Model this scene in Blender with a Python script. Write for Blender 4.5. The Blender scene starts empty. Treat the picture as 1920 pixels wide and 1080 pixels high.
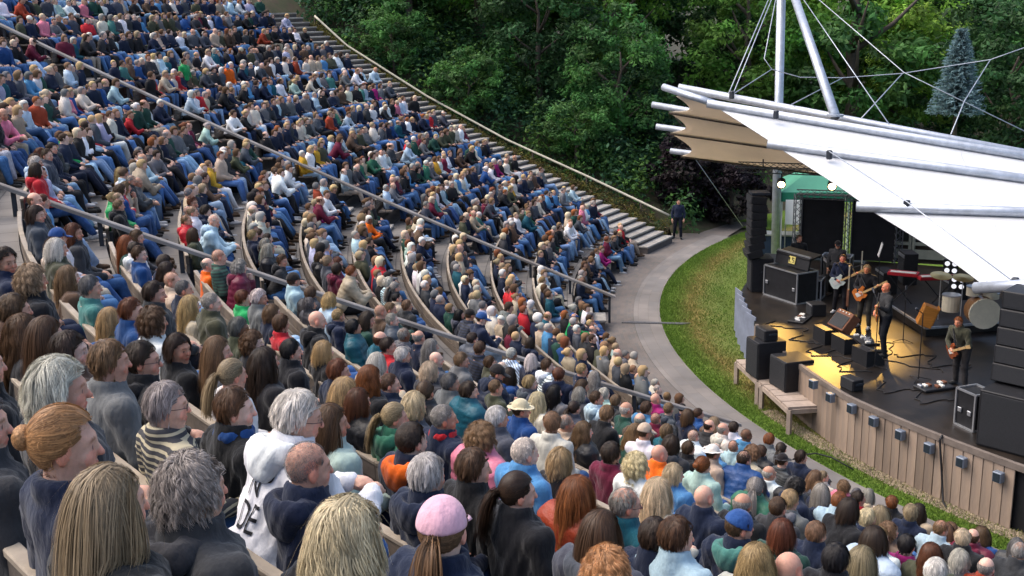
import bpy, math, random
import numpy as np
from mathutils import Vector, Matrix
from bpy_extras.object_utils import world_to_camera_view
R_ = math.radians
random.seed(7)
rng = np.random.default_rng(7)
SC = bpy.context.scene
COL = SC.collection

# ------------------------------------------------------------------ camera, sky, sun, exposure
CAM_POS = np.array([0.0, -39.995, 9.007]); YAW, PIT, ROLL, FPX, PPY = -0.743, 0.233, -0.019, 2056.4, -32.8
def cam_basis():
    fw = np.array([math.sin(YAW)*math.cos(PIT), math.cos(YAW)*math.cos(PIT), -math.sin(PIT)])
    r = np.array([math.cos(YAW), -math.sin(YAW), 0.0]); u = np.cross(r, fw)
    return fw, r*math.cos(ROLL)+u*math.sin(ROLL), -r*math.sin(ROLL)+u*math.cos(ROLL)
FW, RT, UP = cam_basis()
cd = bpy.data.cameras.new('camera'); cam = bpy.data.objects.new('camera', cd); COL.objects.link(cam)
cd.sensor_width = 36.0; cd.lens = 36.0*FPX/1920.0; cd.shift_y = PPY/1920.0; cd.clip_start = 0.1; cd.clip_end = 900
m = Matrix.Identity(4)
for i in range(3):
    m[i][0], m[i][1], m[i][2], m[i][3] = RT[i], UP[i], -FW[i], CAM_POS[i]
cam.matrix_world = m; SC.camera = cam

w = bpy.data.worlds.new('World'); SC.world = w; w.use_nodes = True
nt = w.node_tree; bg = nt.nodes['Background']
sky = nt.nodes.new('ShaderNodeTexSky'); sky.sky_type = 'NISHITA'; sky.sun_disc = False
SUN_DIR = Vector((-0.55, -0.35, 0.95)).normalized()      # towards the sun: behind and to the left of the camera, high
sky.sun_elevation = math.asin(SUN_DIR.z); sky.sun_rotation = math.atan2(SUN_DIR.x, SUN_DIR.y)
sky.air_density = 1.0; sky.dust_density = 4.5; sky.ozone_density = 1.0
nt.links.new(sky.outputs[0], bg.inputs[0]); bg.inputs[1].default_value = 0.15
sd = bpy.data.lights.new('sun', 'SUN'); sd.energy = 0.9; sd.angle = R_(75); sd.color = (1.0, 0.95, 0.88)
sun = bpy.data.objects.new('sun', sd); COL.objects.link(sun)
sun.rotation_euler = SUN_DIR.to_track_quat('Z', 'Y').to_euler()
SC.view_settings.view_transform = 'Standard'; SC.view_settings.look = 'None'
SC.view_settings.gamma = 1.0; SC.view_settings.exposure = 1.08; SC.view_settings.use_curve_mapping = False
SC.render.engine = 'CYCLES'
SC.cycles.max_bounces = 6; SC.cycles.diffuse_bounces = 3; SC.cycles.glossy_bounces = 3; SC.cycles.transparent_max_bounces = 6

# ------------------------------------------------------------------ image <-> place helpers (photograph pixels, 1920 x 1080)
def ray(x, y): return FW + RT*(x-960)/FPX - UP*(y-540-PPY)/FPX
def atz(x, y, z=0.0):
    d = ray(x, y); t = (z-CAM_POS[2])/d[2]; return Vector(CAM_POS+t*d)
def atd(x, y, t): return Vector(CAM_POS+t*ray(x, y))
def pix(P):
    d = np.asarray(P, float)-CAM_POS; t = d@FW
    return 960+FPX*(d@RT)/t, 540+PPY-FPX*(d@UP)/t, t
RF, SL, CQ = 24.008, 0.417, 0.0025
def prof(R):
    q = max(R-RF, -1.0); return SL*q+CQ*q*abs(q)
def pol(R, deg, z=0.0):
    a = R_(deg); return Vector((R*math.cos(a), R*math.sin(a), z))
def cone(x, y, h):
    d = ray(x, y); a, b = 0.5, 120.0
    for _ in range(46):
        mm = (a+b)/2; q = CAM_POS+mm*d
        if q[2]-h-prof(math.hypot(q[0], q[1])) > 0: a = mm
        else: b = mm
    q = CAM_POS+a*d
    return math.hypot(q[0], q[1]), math.degrees(math.atan2(q[1], q[0])) % 360
PITCH = 1.15
def rb(k): return 24.15+PITCH*k-(0.24 if k == 13 else 0)                       # radius of the back of row k
def zrow(k): return 0.02 if k <= 1 else prof(rb(k))-0.14       # floor of row k
NROW = 18

# ------------------------------------------------------------------ object helpers
def link(o): COL.objects.link(o); return o
def tag(o, label=None, cat=None, group=None, kind=None):
    if label: o['label'] = label
    if cat: o['category'] = cat
    if group: o['group'] = group
    if kind: o['kind'] = kind
    return o
def empty(name, loc=(0, 0, 0), rz=0.0):
    o = bpy.data.objects.new(name, None); o.location = loc; o.rotation_euler = (0, 0, rz); o.empty_display_size = 0.1
    return link(o)
def mobj(name, me, parent=None, mat=None):
    o = bpy.data.objects.new(name, me); link(o)
    if parent is not None: o.parent = parent
    if mat is not None and not me.materials: me.materials.append(mat)
    return o
class MB:
    def __init__(s): s.v = []; s.f = []; s.uv = None; s.col = None
    def add(s, vs, fs):
        n = len(s.v); s.v += [tuple(x) for x in vs]; s.f += [tuple(i+n for i in f) for f in fs]; return s
    def box(s, c, sz, rot=None, ch=0.0):
        x, y, z = sz[0]/2, sz[1]/2, sz[2]/2
        if ch <= 0:
            vs = [Vector((a*x, b*y, d*z)) for a in (-1, 1) for b in (-1, 1) for d in (-1, 1)]
            fs = [(0, 1, 3, 2), (4, 6, 7, 5), (0, 4, 5, 1), (2, 3, 7, 6), (0, 2, 6, 4), (1, 5, 7, 3)]
        else:
            vs = []; ix = {}
            for a in (-1, 1):
                for b in (-1, 1):
                    for d in (-1, 1):
                        for ax in range(3):
                            p = [a*x, b*y, d*z]
                            for q in range(3):
                                if q != ax: p[q] -= math.copysign(ch, p[q])
                            ix[(a, b, d, ax)] = len(vs); vs.append(Vector(p))
            fs = []
            for ax in range(3):
                o1, o2 = (ax+1) % 3, (ax+2) % 3
                for sg in (-1, 1):
                    q = []
                    for e, g in ((-1, -1), (1, -1), (1, 1), (-1, 1)):
                        k = [0, 0, 0]; k[ax] = sg; k[o1] = e; k[o2] = g; q.append(ix[(*k, ax)])
                    fs.append(tuple(q if sg > 0 else q[::-1]))
                for e in (-1, 1):
                    for g in (-1, 1):
                        k1 = [0, 0, 0]; k2 = [0, 0, 0]
                        k1[ax] = -1; k2[ax] = 1; k1[o1] = k2[o1] = e; k1[o2] = k2[o2] = g
                        fs.append((ix[(*k1, o1)], ix[(*k2, o1)], ix[(*k2, o2)], ix[(*k1, o2)]))
            for a in (-1, 1):
                for b in (-1, 1):
                    for d in (-1, 1): fs.append((ix[(a, b, d, 0)], ix[(a, b, d, 1)], ix[(a, b, d, 2)]))
        if rot is not None: vs = [rot @ v for v in vs]
        c = Vector(c); return s.add([v+c for v in vs], fs)
    def beam(s, a, b, wd, ht, ch=0.0, up=(0, 0, 1)):
        a, b = Vector(a), Vector(b); d = (b-a); L = d.length; d.normalize()
        x = d.cross(Vector(up));
        if x.length < 1e-4: x = d.cross(Vector((1, 0, 0)))
        x.normalize(); z = x.cross(d)
        rot = Matrix((x, d, z)).transposed(); return s.box((a+b)/2, (wd, L, ht), rot, ch)
    def tube(s, pts, r, n=8, cap=True):
        pts = [Vector(p) for p in pts]; rs = r if isinstance(r, (list, tuple)) else [r]*len(pts)
        n0 = len(s.v); d0 = (pts[1]-pts[0]).normalized()
        x = d0.orthogonal().normalized(); rings = []
        for i, p in enumerate(pts):
            d = (pts[min(i+1, len(pts)-1)]-pts[max(i-1, 0)]).normalized()
            x = (x-d*x.dot(d)).normalized(); y = d.cross(x)
            rings.append([p+(x*math.cos(2*math.pi*j/n)+y*math.sin(2*math.pi*j/n))*rs[i] for j in range(n)])
        vs = [v for rg in rings for v in rg]; fs = []
        for i in range(len(pts)-1):
            for j in range(n):
                a, b = i*n+j, i*n+(j+1) % n; fs.append((a, b, b+n, a+n))
        if cap: fs.append(tuple(range(n-1, -1, -1))); fs.append(tuple(range((len(pts)-1)*n, len(pts)*n)))
        return s.add(vs, fs)
    def lathe(s, prf, c=(0, 0, 0), n=16, rot=None):
        vs = []; fs = []
        for r, z in prf:
            for j in range(n):
                v = Vector((r*math.cos(2*math.pi*j/n), r*math.sin(2*math.pi*j/n), z)); vs.append((rot @ v if rot else v)+Vector(c))
        for i in range(len(prf)-1):
            for j in range(n):
                a, b = i*n+j, i*n+(j+1) % n; fs.append((a, b, b+n, a+n))
        fs.append(tuple(range(n-1, -1, -1))); fs.append(tuple(range((len(prf)-1)*n, len(prf)*n)))
        return s.add(vs, fs)
    def prism(s, poly, h, xf=None):
        n = len(poly); vs = [Vector((p[0], p[1], -h/2)) for p in poly]+[Vector((p[0], p[1], h/2)) for p in poly]
        if xf is not None: vs = [xf @ v for v in vs]
        fs = [tuple(range(n-1, -1, -1)), tuple(range(n, 2*n))]+[(i, (i+1) % n, n+(i+1) % n, n+i) for i in range(n)]
        return s.add(vs, fs)
    def arc(s, prf, t0, t1, n):
        # closed cross-section [(R, z)...] swept about the theatre's centre from t0 to t1 degrees
        m_ = len(prf); vs = []; fs = []
        for i in range(n+1):
            t = t0+(t1-t0)*i/n
            vs += [pol(r, t, z) for r, z in prf]
        for i in range(n):
            for j in range(m_):
                a, b = i*m_+j, i*m_+(j+1) % m_; fs.append((a, a+m_, b+m_, b))
        fs.append(tuple(range(m_))); fs.append(tuple(range(n*m_+m_-1, n*m_-1, -1)))
        return s.add(vs, fs)
    def mesh(s, name, smooth=False):
        me = bpy.data.meshes.new(name); me.from_pydata(s.v, [], s.f)
        if s.uv is not None:
            l = me.uv_layers.new(name='UVMap'); vi = np.empty(len(me.loops), np.int32); me.loops.foreach_get('vertex_index', vi)
            l.data.foreach_set('uv', np.asarray(s.uv, np.float32)[vi].ravel())
        if s.col is not None:
            c = me.color_attributes.new('col', 'FLOAT_COLOR', 'POINT'); c.data.foreach_set('color', np.asarray(s.col, np.float32).ravel())
        if smooth: me.polygons.foreach_set('use_smooth', [True]*len(me.polygons))
        me.update(); return me
    def build(s, name, mat=None, parent=None, smooth=False): return mobj(name, s.mesh(name, smooth), parent, mat)
def np_mesh(name, V, F, col=None, smooth=True, uv=None):
    """V (n,3), F (m,3|4) arrays -> mesh"""
    me = bpy.data.meshes.new(name); k = F.shape[1]
    me.vertices.add(len(V)); me.vertices.foreach_set('co', np.ascontiguousarray(V, np.float32).ravel())
    me.loops.add(F.size); me.loops.foreach_set('vertex_index', np.ascontiguousarray(F, np.int32).ravel())
    me.polygons.add(len(F)); me.polygons.foreach_set('loop_start', np.arange(0, F.size, k, dtype=np.int32))
    me.polygons.foreach_set('loop_total', np.full(len(F), k, np.int32))
    me.polygons.foreach_set('use_smooth', np.full(len(F), smooth))
    if col is not None:
        c = me.color_attributes.new('col', 'FLOAT_COLOR', 'POINT')
        if col.shape[1] == 3: col = np.concatenate([col, np.ones((len(col), 1))], 1)
        c.data.foreach_set('color', np.ascontiguousarray(col, np.float32).ravel())
    me.update(calc_edges=True); me.validate(); return me
def copy_tree(o, parent=None):
    c = o.copy(); link(c)
    if parent is not None: c.parent = parent
    for ch in o.children: copy_tree(ch, c)
    return c

# ------------------------------------------------------------------ materials
def mat(name, col, rough=0.8, var=0.2, scale=6.0, bump=0.0, bscale=60.0, objcol=False, attr=False, objvar=0.0,
        metal=0.0, spec=0.35, stretch=None, col2=None, cscale=2.0, emit=0.0, sheen=0.0, trans=0.0, uv=False, sss=0.0):
    mt = bpy.data.materials.new(name); mt.use_nodes = True; t = mt.node_tree; N = t.nodes; L = t.links
    b = N['Principled BSDF']; b.inputs['Roughness'].default_value = rough; b.inputs['Metallic'].default_value = metal
    b.inputs['Specular IOR Level'].default_value = spec
    tc = N.new('ShaderNodeTexCoord'); co = tc.outputs['UV' if uv else 'Object']
    if stretch:
        mp = N.new('ShaderNodeMapping'); mp.inputs['Scale'].default_value = stretch; L.new(co, mp.inputs[0]); co = mp.outputs[0]
    no = N.new('ShaderNodeTexNoise'); no.inputs['Scale'].default_value = scale; no.inputs['Detail'].default_value = 5; no.inputs['Roughness'].default_value = 0.65
    L.new(co, no.inputs['Vector'])
    mr = N.new('ShaderNodeMapRange'); mr.inputs[1].default_value = 0.28; mr.inputs[2].default_value = 0.72; mr.inputs[3].default_value = 1-var; mr.inputs[4].default_value = 1+var
    L.new(no.outputs[0], mr.inputs[0]); fac = mr.outputs[0]
    cur = None
    if objcol:
        oi = N.new('ShaderNodeObjectInfo'); cur = oi.outputs['Color']
    else:
        rgb = N.new('ShaderNodeRGB'); rgb.outputs[0].default_value = (*col, 1); cur = rgb.outputs[0]
    if col2 is not None:
        n2 = N.new('ShaderNodeTexNoise'); n2.inputs['Scale'].default_value = cscale; n2.inputs['Detail'].default_value = 6; L.new(co, n2.inputs['Vector'])
        r2 = N.new('ShaderNodeMapRange'); r2.inputs[1].default_value = 0.42; r2.inputs[2].default_value = 0.6; L.new(n2.outputs[0], r2.inputs[0])
        mx = N.new('ShaderNodeMix'); mx.data_type = 'RGBA'; L.new(r2.outputs[0], mx.inputs[0]); L.new(cur, mx.inputs[6]); mx.inputs[7].default_value = (*col2, 1); cur = mx.outputs[2]
    if objvar > 0:
        oi = N.new('ShaderNodeObjectInfo'); m3 = N.new('ShaderNodeMapRange'); m3.inputs[3].default_value = 1-objvar; m3.inputs[4].default_value = 1+objvar
        L.new(oi.outputs['Random'], m3.inputs[0]); mm = N.new('ShaderNodeMath'); mm.operation = 'MULTIPLY'; L.new(fac, mm.inputs[0]); L.new(m3.outputs[0], mm.inputs[1]); fac = mm.outputs[0]
    if attr:
        at = N.new('ShaderNodeAttribute'); at.attribute_name = 'col'
        mx = N.new('ShaderNodeMix'); mx.data_type = 'RGBA'; mx.blend_type = 'MULTIPLY'; mx.inputs[0].default_value = 1.0
        L.new(cur, mx.inputs[6]); L.new(at.outputs['Color'], mx.inputs[7]); cur = mx.outputs[2]
    vm = N.new('ShaderNodeVectorMath'); vm.operation = 'SCALE'; L.new(cur, vm.inputs[0]); L.new(fac, vm.inputs['Scale']); L.new(vm.outputs[0], b.inputs['Base Color'])
    if bump > 0:
        n3 = N.new('ShaderNodeTexNoise'); n3.inputs['Scale'].default_value = bscale; n3.inputs['Detail'].default_value = 4; L.new(co, n3.inputs['Vector'])
        bp = N.new('ShaderNodeBump'); bp.inputs['Strength'].default_value = bump; bp.inputs['Distance'].default_value = 0.02; L.new(n3.outputs[0], bp.inputs['Height']); L.new(bp.outputs[0], b.inputs['Normal'])
    if sss > 0: b.inputs['Subsurface Weight'].default_value = sss; b.inputs['Subsurface Radius'].default_value = (1.0, 0.35, 0.2); b.inputs['Subsurface Scale'].default_value = 0.008
    if sheen > 0: b.inputs['Sheen Weight'].default_value = sheen; b.inputs['Sheen Roughness'].default_value = 0.5
    if emit > 0:
        b.inputs['Emission Color'].default_value = (*col, 1); b.inputs['Emission Strength'].default_value = emit
    if trans > 0:
        tr = N.new('ShaderNodeBsdfTranslucent'); L.new(vm.outputs[0], tr.inputs[0]); ms = N.new('ShaderNodeMixShader'); ms.inputs[0].default_value = trans
        L.new(b.outputs[0], ms.inputs[1]); L.new(tr.outputs[0], ms.inputs[2]); L.new(ms.outputs[0], N['Material Output'].inputs[0])
    return mt
MT = {}
def mk(name, *a, **k): MT[name] = mat(name, *a, **k); return MT[name]
mk('bench_wood', (0.17, 0.135, 0.105), 0.75, 0.3, 3, 0.25, 30, objvar=0.22, col2=(0.12, 0.10, 0.085), cscale=1.3)
mk('bench_cap', (0.31, 0.26, 0.20), 0.7, 0.25, 4, 0.2, 30, objvar=0.15, col2=(0.27, 0.23, 0.19), cscale=1.5)
mk('rail_wood', (0.27, 0.25, 0.235), 0.7, 0.25, 4, 0.2, 30, col2=(0.19, 0.165, 0.145))
mk('rope_wood', (0.5, 0.46, 0.36), 0.7, 0.2, 4)
mk('dark_steel', (0.035, 0.04, 0.05), 0.5, 0.2, 8, metal=0.3)
mk('galv', (0.42, 0.45, 0.5), 0.42, 0.22, 5, metal=0.55, spec=0.5, bump=0.05)
mk('slab', (0.29, 0.27, 0.245), 0.85, 0.22, 5, 0.3, 60, objvar=0.14, col2=(0.34, 0.32, 0.29), cscale=1.5)
mk('concrete', (0.36, 0.34, 0.31), 0.85, 0.3, 3, 0.3, 50, col2=(0.26, 0.25, 0.23), cscale=0.8)
mk('black', (0.012, 0.012, 0.014), 0.55, 0.3, 12, 0.1, 90)
mk('black_grille', (0.022, 0.023, 0.026), 0.6, 0.3, 60, 0.4, 200)
mk('case_black', (0.016, 0.016, 0.018), 0.45, 0.3, 6)
mk('alu', (0.52, 0.53, 0.55), 0.35, 0.15, 8, metal=0.8, spec=0.5)
mk('deck', (0.010, 0.008, 0.007), 0.42, 0.35, 2.5, 0.1, 30, col2=(0.024, 0.018, 0.014), cscale=0.9)
mk('front_board', (0.31, 0.23, 0.172), 0.75, 0.3, 3.0, 0.25, 18, objvar=0.25, stretch=(3, 3, 0.35), col2=(0.21, 0.16, 0.125), cscale=2.2)
mk('side_panel', (0.19, 0.215, 0.28), 0.6, 0.2, 3)
mk('white_paint', (0.75, 0.75, 0.75), 0.5, 0.08, 4)
mk('bark', (0.09, 0.07, 0.055), 0.9, 0.35, 6, 0.5, 20)
# ------------------------------------------------------------------ the setting: ground, terraces, path, lawn
def uvmat(name, build):
    mt = bpy.data.materials.new(name); mt.use_nodes = True; build(mt.node_tree.nodes, mt.node_tree.links, mt.node_tree.nodes['Principled BSDF']); MT[name] = mt; return mt
def path_nodes(N, L, b):
    tc = N.new('ShaderNodeTexCoord'); br = N.new('ShaderNodeTexBrick'); br.inputs['Scale'].default_value = 1.0
    br.inputs['Brick Width'].default_value = 0.21; br.inputs['Row Height'].default_value = 0.105; br.inputs['Mortar Size'].default_value = 0.006
    br.inputs['Color1'].default_value = (0.155, 0.128, 0.112, 1); br.inputs['Color2'].default_value = (0.122, 0.112, 0.106, 1); br.inputs['Mortar'].default_value = (0.15, 0.13, 0.11, 1)
    L.new(tc.outputs['UV'], br.inputs['Vector'])
    no = N.new('ShaderNodeTexNoise'); no.inputs['Scale'].default_value = 0.7; no.inputs['Detail'].default_value = 6; L.new(tc.outputs['Object'], no.inputs[0])
    mr = N.new('ShaderNodeMapRange'); mr.inputs[1].default_value = 0.3; mr.inputs[2].default_value = 0.7; mr.inputs[3].default_value = 0.72; mr.inputs[4].default_value = 1.25; L.new(no.outputs[0], mr.inputs[0])
    vm = N.new('ShaderNodeVectorMath'); vm.operation = 'SCALE'; L.new(br.outputs[0], vm.inputs[0]); L.new(mr.outputs[0], vm.inputs['Scale']); L.new(vm.outputs[0], b.inputs['Base Color'])
    b.inputs['Roughness'].default_value = 0.8
    bp = N.new('ShaderNodeBump'); bp.inputs['Strength'].default_value = 0.4; bp.inputs['Distance'].default_value = 0.01; L.new(br.outputs['Fac'], bp.inputs['Height']); bp.invert = True; L.new(bp.outputs[0], b.inputs['Normal'])
uvmat('path_brick', path_nodes)
def kerb_nodes(N, L, b):
    path_nodes(N, L, b); br = [n for n in N if n.type == 'TEX_BRICK'][0]
    br.inputs['Brick Width'].default_value = 0.6; br.inputs['Row Height'].default_value = 0.3
    br.inputs['Color1'].default_value = (0.19, 0.17, 0.156, 1); br.inputs['Color2'].default_value = (0.15, 0.14, 0.134, 1)
uvmat('path_slab', kerb_nodes)
def lawn_nodes(N, L, b):
    tc = N.new('ShaderNodeTexCoord'); sp = N.new('ShaderNodeSeparateXYZ'); L.new(tc.outputs['UV'], sp.inputs[0])
    no = N.new('ShaderNodeTexNoise'); no.inputs['Scale'].default_value = 0.9; no.inputs['Detail'].default_value = 7; no.inputs['Roughness'].default_value = 0.7; L.new(tc.outputs['Object'], no.inputs[0])
    # worn, dry ground: a trodden band along the middle of the ring (distance from the path edge = v)
    ad = N.new('ShaderNodeMath'); ad.operation = 'MULTIPLY_ADD'; L.new(no.outputs[0], ad.inputs[0]); ad.inputs[1].default_value = 1.7; L.new(sp.outputs[1], ad.inputs[2])
    cr = N.new('ShaderNodeValToRGB'); e = cr.color_ramp.elements
    L.new(ad.outputs[0], cr.inputs[0]); cr.color_ramp.elements[0].position = 0.0
    dv = N.new('ShaderNodeMath'); dv.operation = 'DIVIDE'; L.new(ad.outputs[0], dv.inputs[0]); dv.inputs[1].default_value = 5.0; L.new(dv.outputs[0], cr.inputs[0])
    g1, g2, dry, dry2 = (0.105, 0.17, 0.026, 1), (0.12, 0.16, 0.034, 1), (0.21, 0.165, 0.055, 1), (0.15, 0.165, 0.05, 1)
    e[0].position = 0.25; e[0].color = g1; e[1].position = 0.31; e[1].color = g2
    for ps, c in ((0.36, dry), (0.45, dry2), (0.56, (0.115, 0.16, 0.04, 1)), (0.7, g2), (0.9, g1)):
        q = e.new(ps); q.color = c
    n2 = N.new('ShaderNodeTexNoise'); n2.inputs['Scale'].default_value = 14; n2.inputs['Detail'].default_value = 5; L.new(tc.outputs['Object'], n2.inputs[0])
    mr = N.new('ShaderNodeMapRange'); mr.inputs[1].default_value = 0.3; mr.inputs[2].default_value = 0.7; mr.inputs[3].default_value = 0.6; mr.inputs[4].default_value = 1.3; L.new(n2.outputs[0], mr.inputs[0])
    vm = N.new('ShaderNodeVectorMath'); vm.operation = 'SCALE'; L.new(cr.outputs[0], vm.inputs[0]); L.new(mr.outputs[0], vm.inputs['Scale']); L.new(vm.outputs[0], b.inputs['Base Color'])
    b.inputs['Roughness'].default_value = 0.95; b.inputs['Specular IOR Level'].default_value = 0.1
uvmat('lawn', lawn_nodes)
mk('forest_floor', (0.035, 0.04, 0.018), 0.95, 0.4, 1.2, 0.5, 8, col2=(0.05, 0.04, 0.025))
mk('gravel', (0.36, 0.29, 0.2), 0.9, 0.35, 10, objvar=0.0)

def sm(a, b, x):
    t = min(1, max(0, (x-a)/(b-a))); return t*t*(3-2*t)
def ground_h(R, th):
    th = th % 360
    bh = prof(min(R, 45.2)) if R > RF else 0.0
    if 187 <= th <= 312: return (bh-0.75 if R > 24.5 else -0.06) if R < 45.0 else bh-0.1+0.10*(R-45)
    w_ = sm(120, 187, th) if th < 187 else 1-sm(312, 350, th)
    back = 0.06*max(0, R-26)
    return -0.06+bh*w_+back*(1-w_)+(0.10*max(0, R-45))*w_
g = MB(); rs = [0, 6, 12, 16, 18, 20, 22, 23, 24, 24.6]+[25.5+1.5*i for i in range(14)]+[46, 47.5, 50, 54, 60, 70, 90, 140, 300]
NT = 180
for R in rs:
    for i in range(NT):
        t = 360*i/NT; g.v.append(tuple(pol(R, t, ground_h(R, t))))
for a in range(len(rs)-1):
    for i in range(NT):
        j = (i+1) % NT; g.f.append((a*NT+i, a*NT+j, (a+1)*NT+j, (a+1)*NT+i))
tag(g.build('ground', MT['forest_floor'], smooth=True), 'dark leaf-littered ground under the trees around the theatre', kind='structure')

def ring(name, material, r0, r1, t0, t1, z, label, n=120, nr=1, kind='structure'):
    b = MB(); b.uv = []
    for j in range(nr+1):
        R = r0+(r1-r0)*j/nr
        for i in range(n+1):
            t = t0+(t1-t0)*i/n; b.v.append(tuple(pol(R, t, z))); b.uv.append((R_(t)*23.5, R))
    for j in range(nr):
        for i in range(n): a = j*(n+1)+i; b.f.append((a, a+1, a+n+2, a+n+1))
    return tag(b.build(name, material), label, kind=kind)
ring('path', MT['path_brick'], 23.55, 25.45, 184, 320, 0.012, 'curved brick path in front of the first bench row')
ring('path_border', MT['path_slab'], 22.75, 23.545, 186, 320, 0.016, 'paler slab border of the curved path beside the lawn')
# path leaving to the far side, past the foot of the side stairs
b = MB(); b.uv = []
P0 = [pol(22.8, 188, 0.008), pol(25.6, 186, 0.008)]
b.v = [tuple(v) for v in (pol(22.75, 190, 0.008), pol(25.6, 190, 0.008), pol(25.9, 180, 0.008), pol(23.6, 178, 0.008))]; b.f = [(0, 1, 2, 3)]; b.uv = [(0, 0), (2.9, 0), (2.9, 4.5), (0.6, 5)]
tag(b.build('side_path', MT['path_brick']), 'grey path running off past the foot of the side stairs', kind='structure')
# lawn: polar sheet, v = metres from the path edge
b = MB(); b.uv = []
rl = [22.745-0.35*i for i in range(30)]
for R in rl:
    for i in range(121):
        t = 150+170*i/120; b.v.append(tuple(pol(R, t, 0.004+0.03*math.sin(i*0.9+R*2)*0.3))); b.uv.append((R_(t)*22, 22.745-R))
for j in range(len(rl)-1):
    for i in range(120): a = j*121+i; b.f.append((a, a+1, a+122, a+121))
tag(b.build('lawn', MT['lawn'], smooth=True), 'green lawn with a worn straw-coloured band between path and stage', kind='structure')
# far lawn beyond the path's end
b = MB(); b.uv = []
for i in range(13):
    for j in range(9):
        t = 150+31*i/12; R = 22.7+5.0*j/8; b.v.append(tuple(pol(R, t, 0.006+0.02*j*0))); b.uv.append((i, 3.6+j*0.1))
for i in range(12):
    for j in range(8): a = i*9+j; b.f.append((a, a+1, a+10, a+9))
tag(b.build('far_lawn', MT['lawn'], smooth=True), 'strip of lawn beyond the end of the curved path', kind='structure')

# grass blades
def blades(name, n, sampler, h=(0.03, 0.075), label='', cols=None):
    V = np.zeros((n, 3, 3)); Cc = np.zeros((n, 3, 3))
    P = sampler(n); a = rng.uniform(0, 2*math.pi, n); hh = rng.uniform(*h, n); wd = rng.uniform(0.006, 0.014, n)
    dx, dy = np.cos(a)*wd, np.sin(a)*wd; ln = rng.normal(0, 0.45, (n, 2))*hh[:, None]
    V[:, 0] = P; V[:, 1] = P; V[:, 2] = P
    V[:, 0, 0] -= dx; V[:, 0, 1] -= dy; V[:, 1, 0] += dx; V[:, 1, 1] += dy; V[:, 2, :2] += ln; V[:, 2, 2] += hh
    c = cols(P) if cols is not None else np.tile([0.09, 0.16, 0.025], (n, 1))
    c = c*rng.uniform(0.65, 1.35, (n, 1)); Cc[:] = c[:, None, :]
    me = np_mesh(name, V.reshape(-1, 3), np.arange(3*n).reshape(-1, 3), Cc.reshape(-1, 3), smooth=False)
    return tag(mobj(name, me, None, MT['leafcol']), label, 'grass', kind='stuff')
mk('leafcol', (1, 1, 1), 0.65, 0.1, 3, attr=True, spec=0.2, trans=0.25)
def lawn_pts(n):
    t = rng.uniform(180, 262, n); R = 22.74-np.minimum(rng.exponential(1.2, n), 6.5)
    p = np.stack([R*np.cos(np.radians(t)), R*np.sin(np.radians(t)), np.full(n, 0.004)], 1); return p
def lawn_cols(P):
    v = 22.74-np.hypot(P[:, 0], P[:, 1]); dry = 0.75*np.exp(-((v-0.95)/0.42)**2)*rng.uniform(0.1, 1.3, len(v))
    dry = np.clip(dry+0.15*(np.sin(P[:, 0]*1.9)*np.sin(P[:, 1]*1.3) > 0.4)*(v > 0.6), 0, 1)[:, None]
    return (1-dry)*np.array([0.10, 0.18, 0.025])+dry*np.array([0.25, 0.19, 0.07])
blades('grass', 80000, lawn_pts, label='short lawn grass between the curved path and the stage front', cols=lawn_cols)
# gravel strip at the foot of the stage front
def pebbles(name, n, r0, r1, t0, t1, label):
    oc = np.array([[1, 0, 0], [0, 1, 0], [-1, 0, 0], [0, -1, 0], [0, 0, 1]], float); of = np.array([[0, 1, 4], [1, 2, 4], [2, 3, 4], [3, 0, 4]])
    t = np.radians(rng.uniform(t0, t1, n)); R = rng.uniform(r0, r1, n); s = rng.uniform(0.012, 0.04, n)
    P = np.stack([R*np.cos(t), R*np.sin(t), np.full(n, 0.01)], 1)
    V = P[:, None, :]+oc[None]*s[:, None, None]*rng.uniform(0.6, 1.3, (n, 5, 3)); F = (np.arange(n)[:, None, None]*5+of[None]).reshape(-1, 3)
    c = np.repeat(np.array([0.36, 0.29, 0.2])*rng.uniform(0.45, 1.4, (n, 1)), 5, 0)
    return tag(mobj(name, np_mesh(name, V.reshape(-1, 3), F, c, smooth=False), None, MT['leafcol']), label, 'gravel', kind='stuff')
pebbles('gravel', 9000, 21.9, 22.25, 238, 262, 'strip of loose gravel along the foot of the stage front')

# terraces
T0, T1 = 190.4, 300.0
b = MB(); b.uv = []; n = 150
prf = []
for k in range(2, NROW+2):
    z = zrow(k) if k <= NROW else zrow(NROW)
    r0 = rb(k-1)+0.06; r1 = rb(k)+0.06 if k <= NROW else 45.6
    prf += [(r0, z), (r1, z)]
prf = [(rb(1)+0.06, -0.1)]+prf+[(45.6, 0.0)]
for R, z in prf:
    for i in range(n+1):
        ta_ = 191.1+math.degrees(2.3/R); t = ta_+(T1-ta_)*i/n; b.v.append(tuple(pol(R, t, z))); b.uv.append((R_(t)*32, R+z))
for j in range(len(prf)-1):
    for i in range(n): a = j*(n+1)+i; b.f.append((a, a+1, a+n+2, a+n+1))
def terr_nodes(N, L, b_):
    path_nodes(N, L, b_); br = [n_ for n_ in N if n_.type == 'TEX_BRICK'][0]
    br.inputs['Brick Width'].default_value = 0.62; br.inputs['Row Height'].default_value = 0.55; br.inputs['Mortar Size'].default_value = 0.012
    br.inputs['Color1'].default_value = (0.165, 0.15, 0.135, 1); br.inputs['Color2'].default_value = (0.13, 0.118, 0.108, 1); br.inputs['Mortar'].default_value = (0.06, 0.055, 0.05, 1)
uvmat('terrace_slab', terr_nodes)
tag(b.build('terrace', MT['terrace_slab']), 'stepped slab terraces that carry the bench rows', kind='structure')

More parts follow.
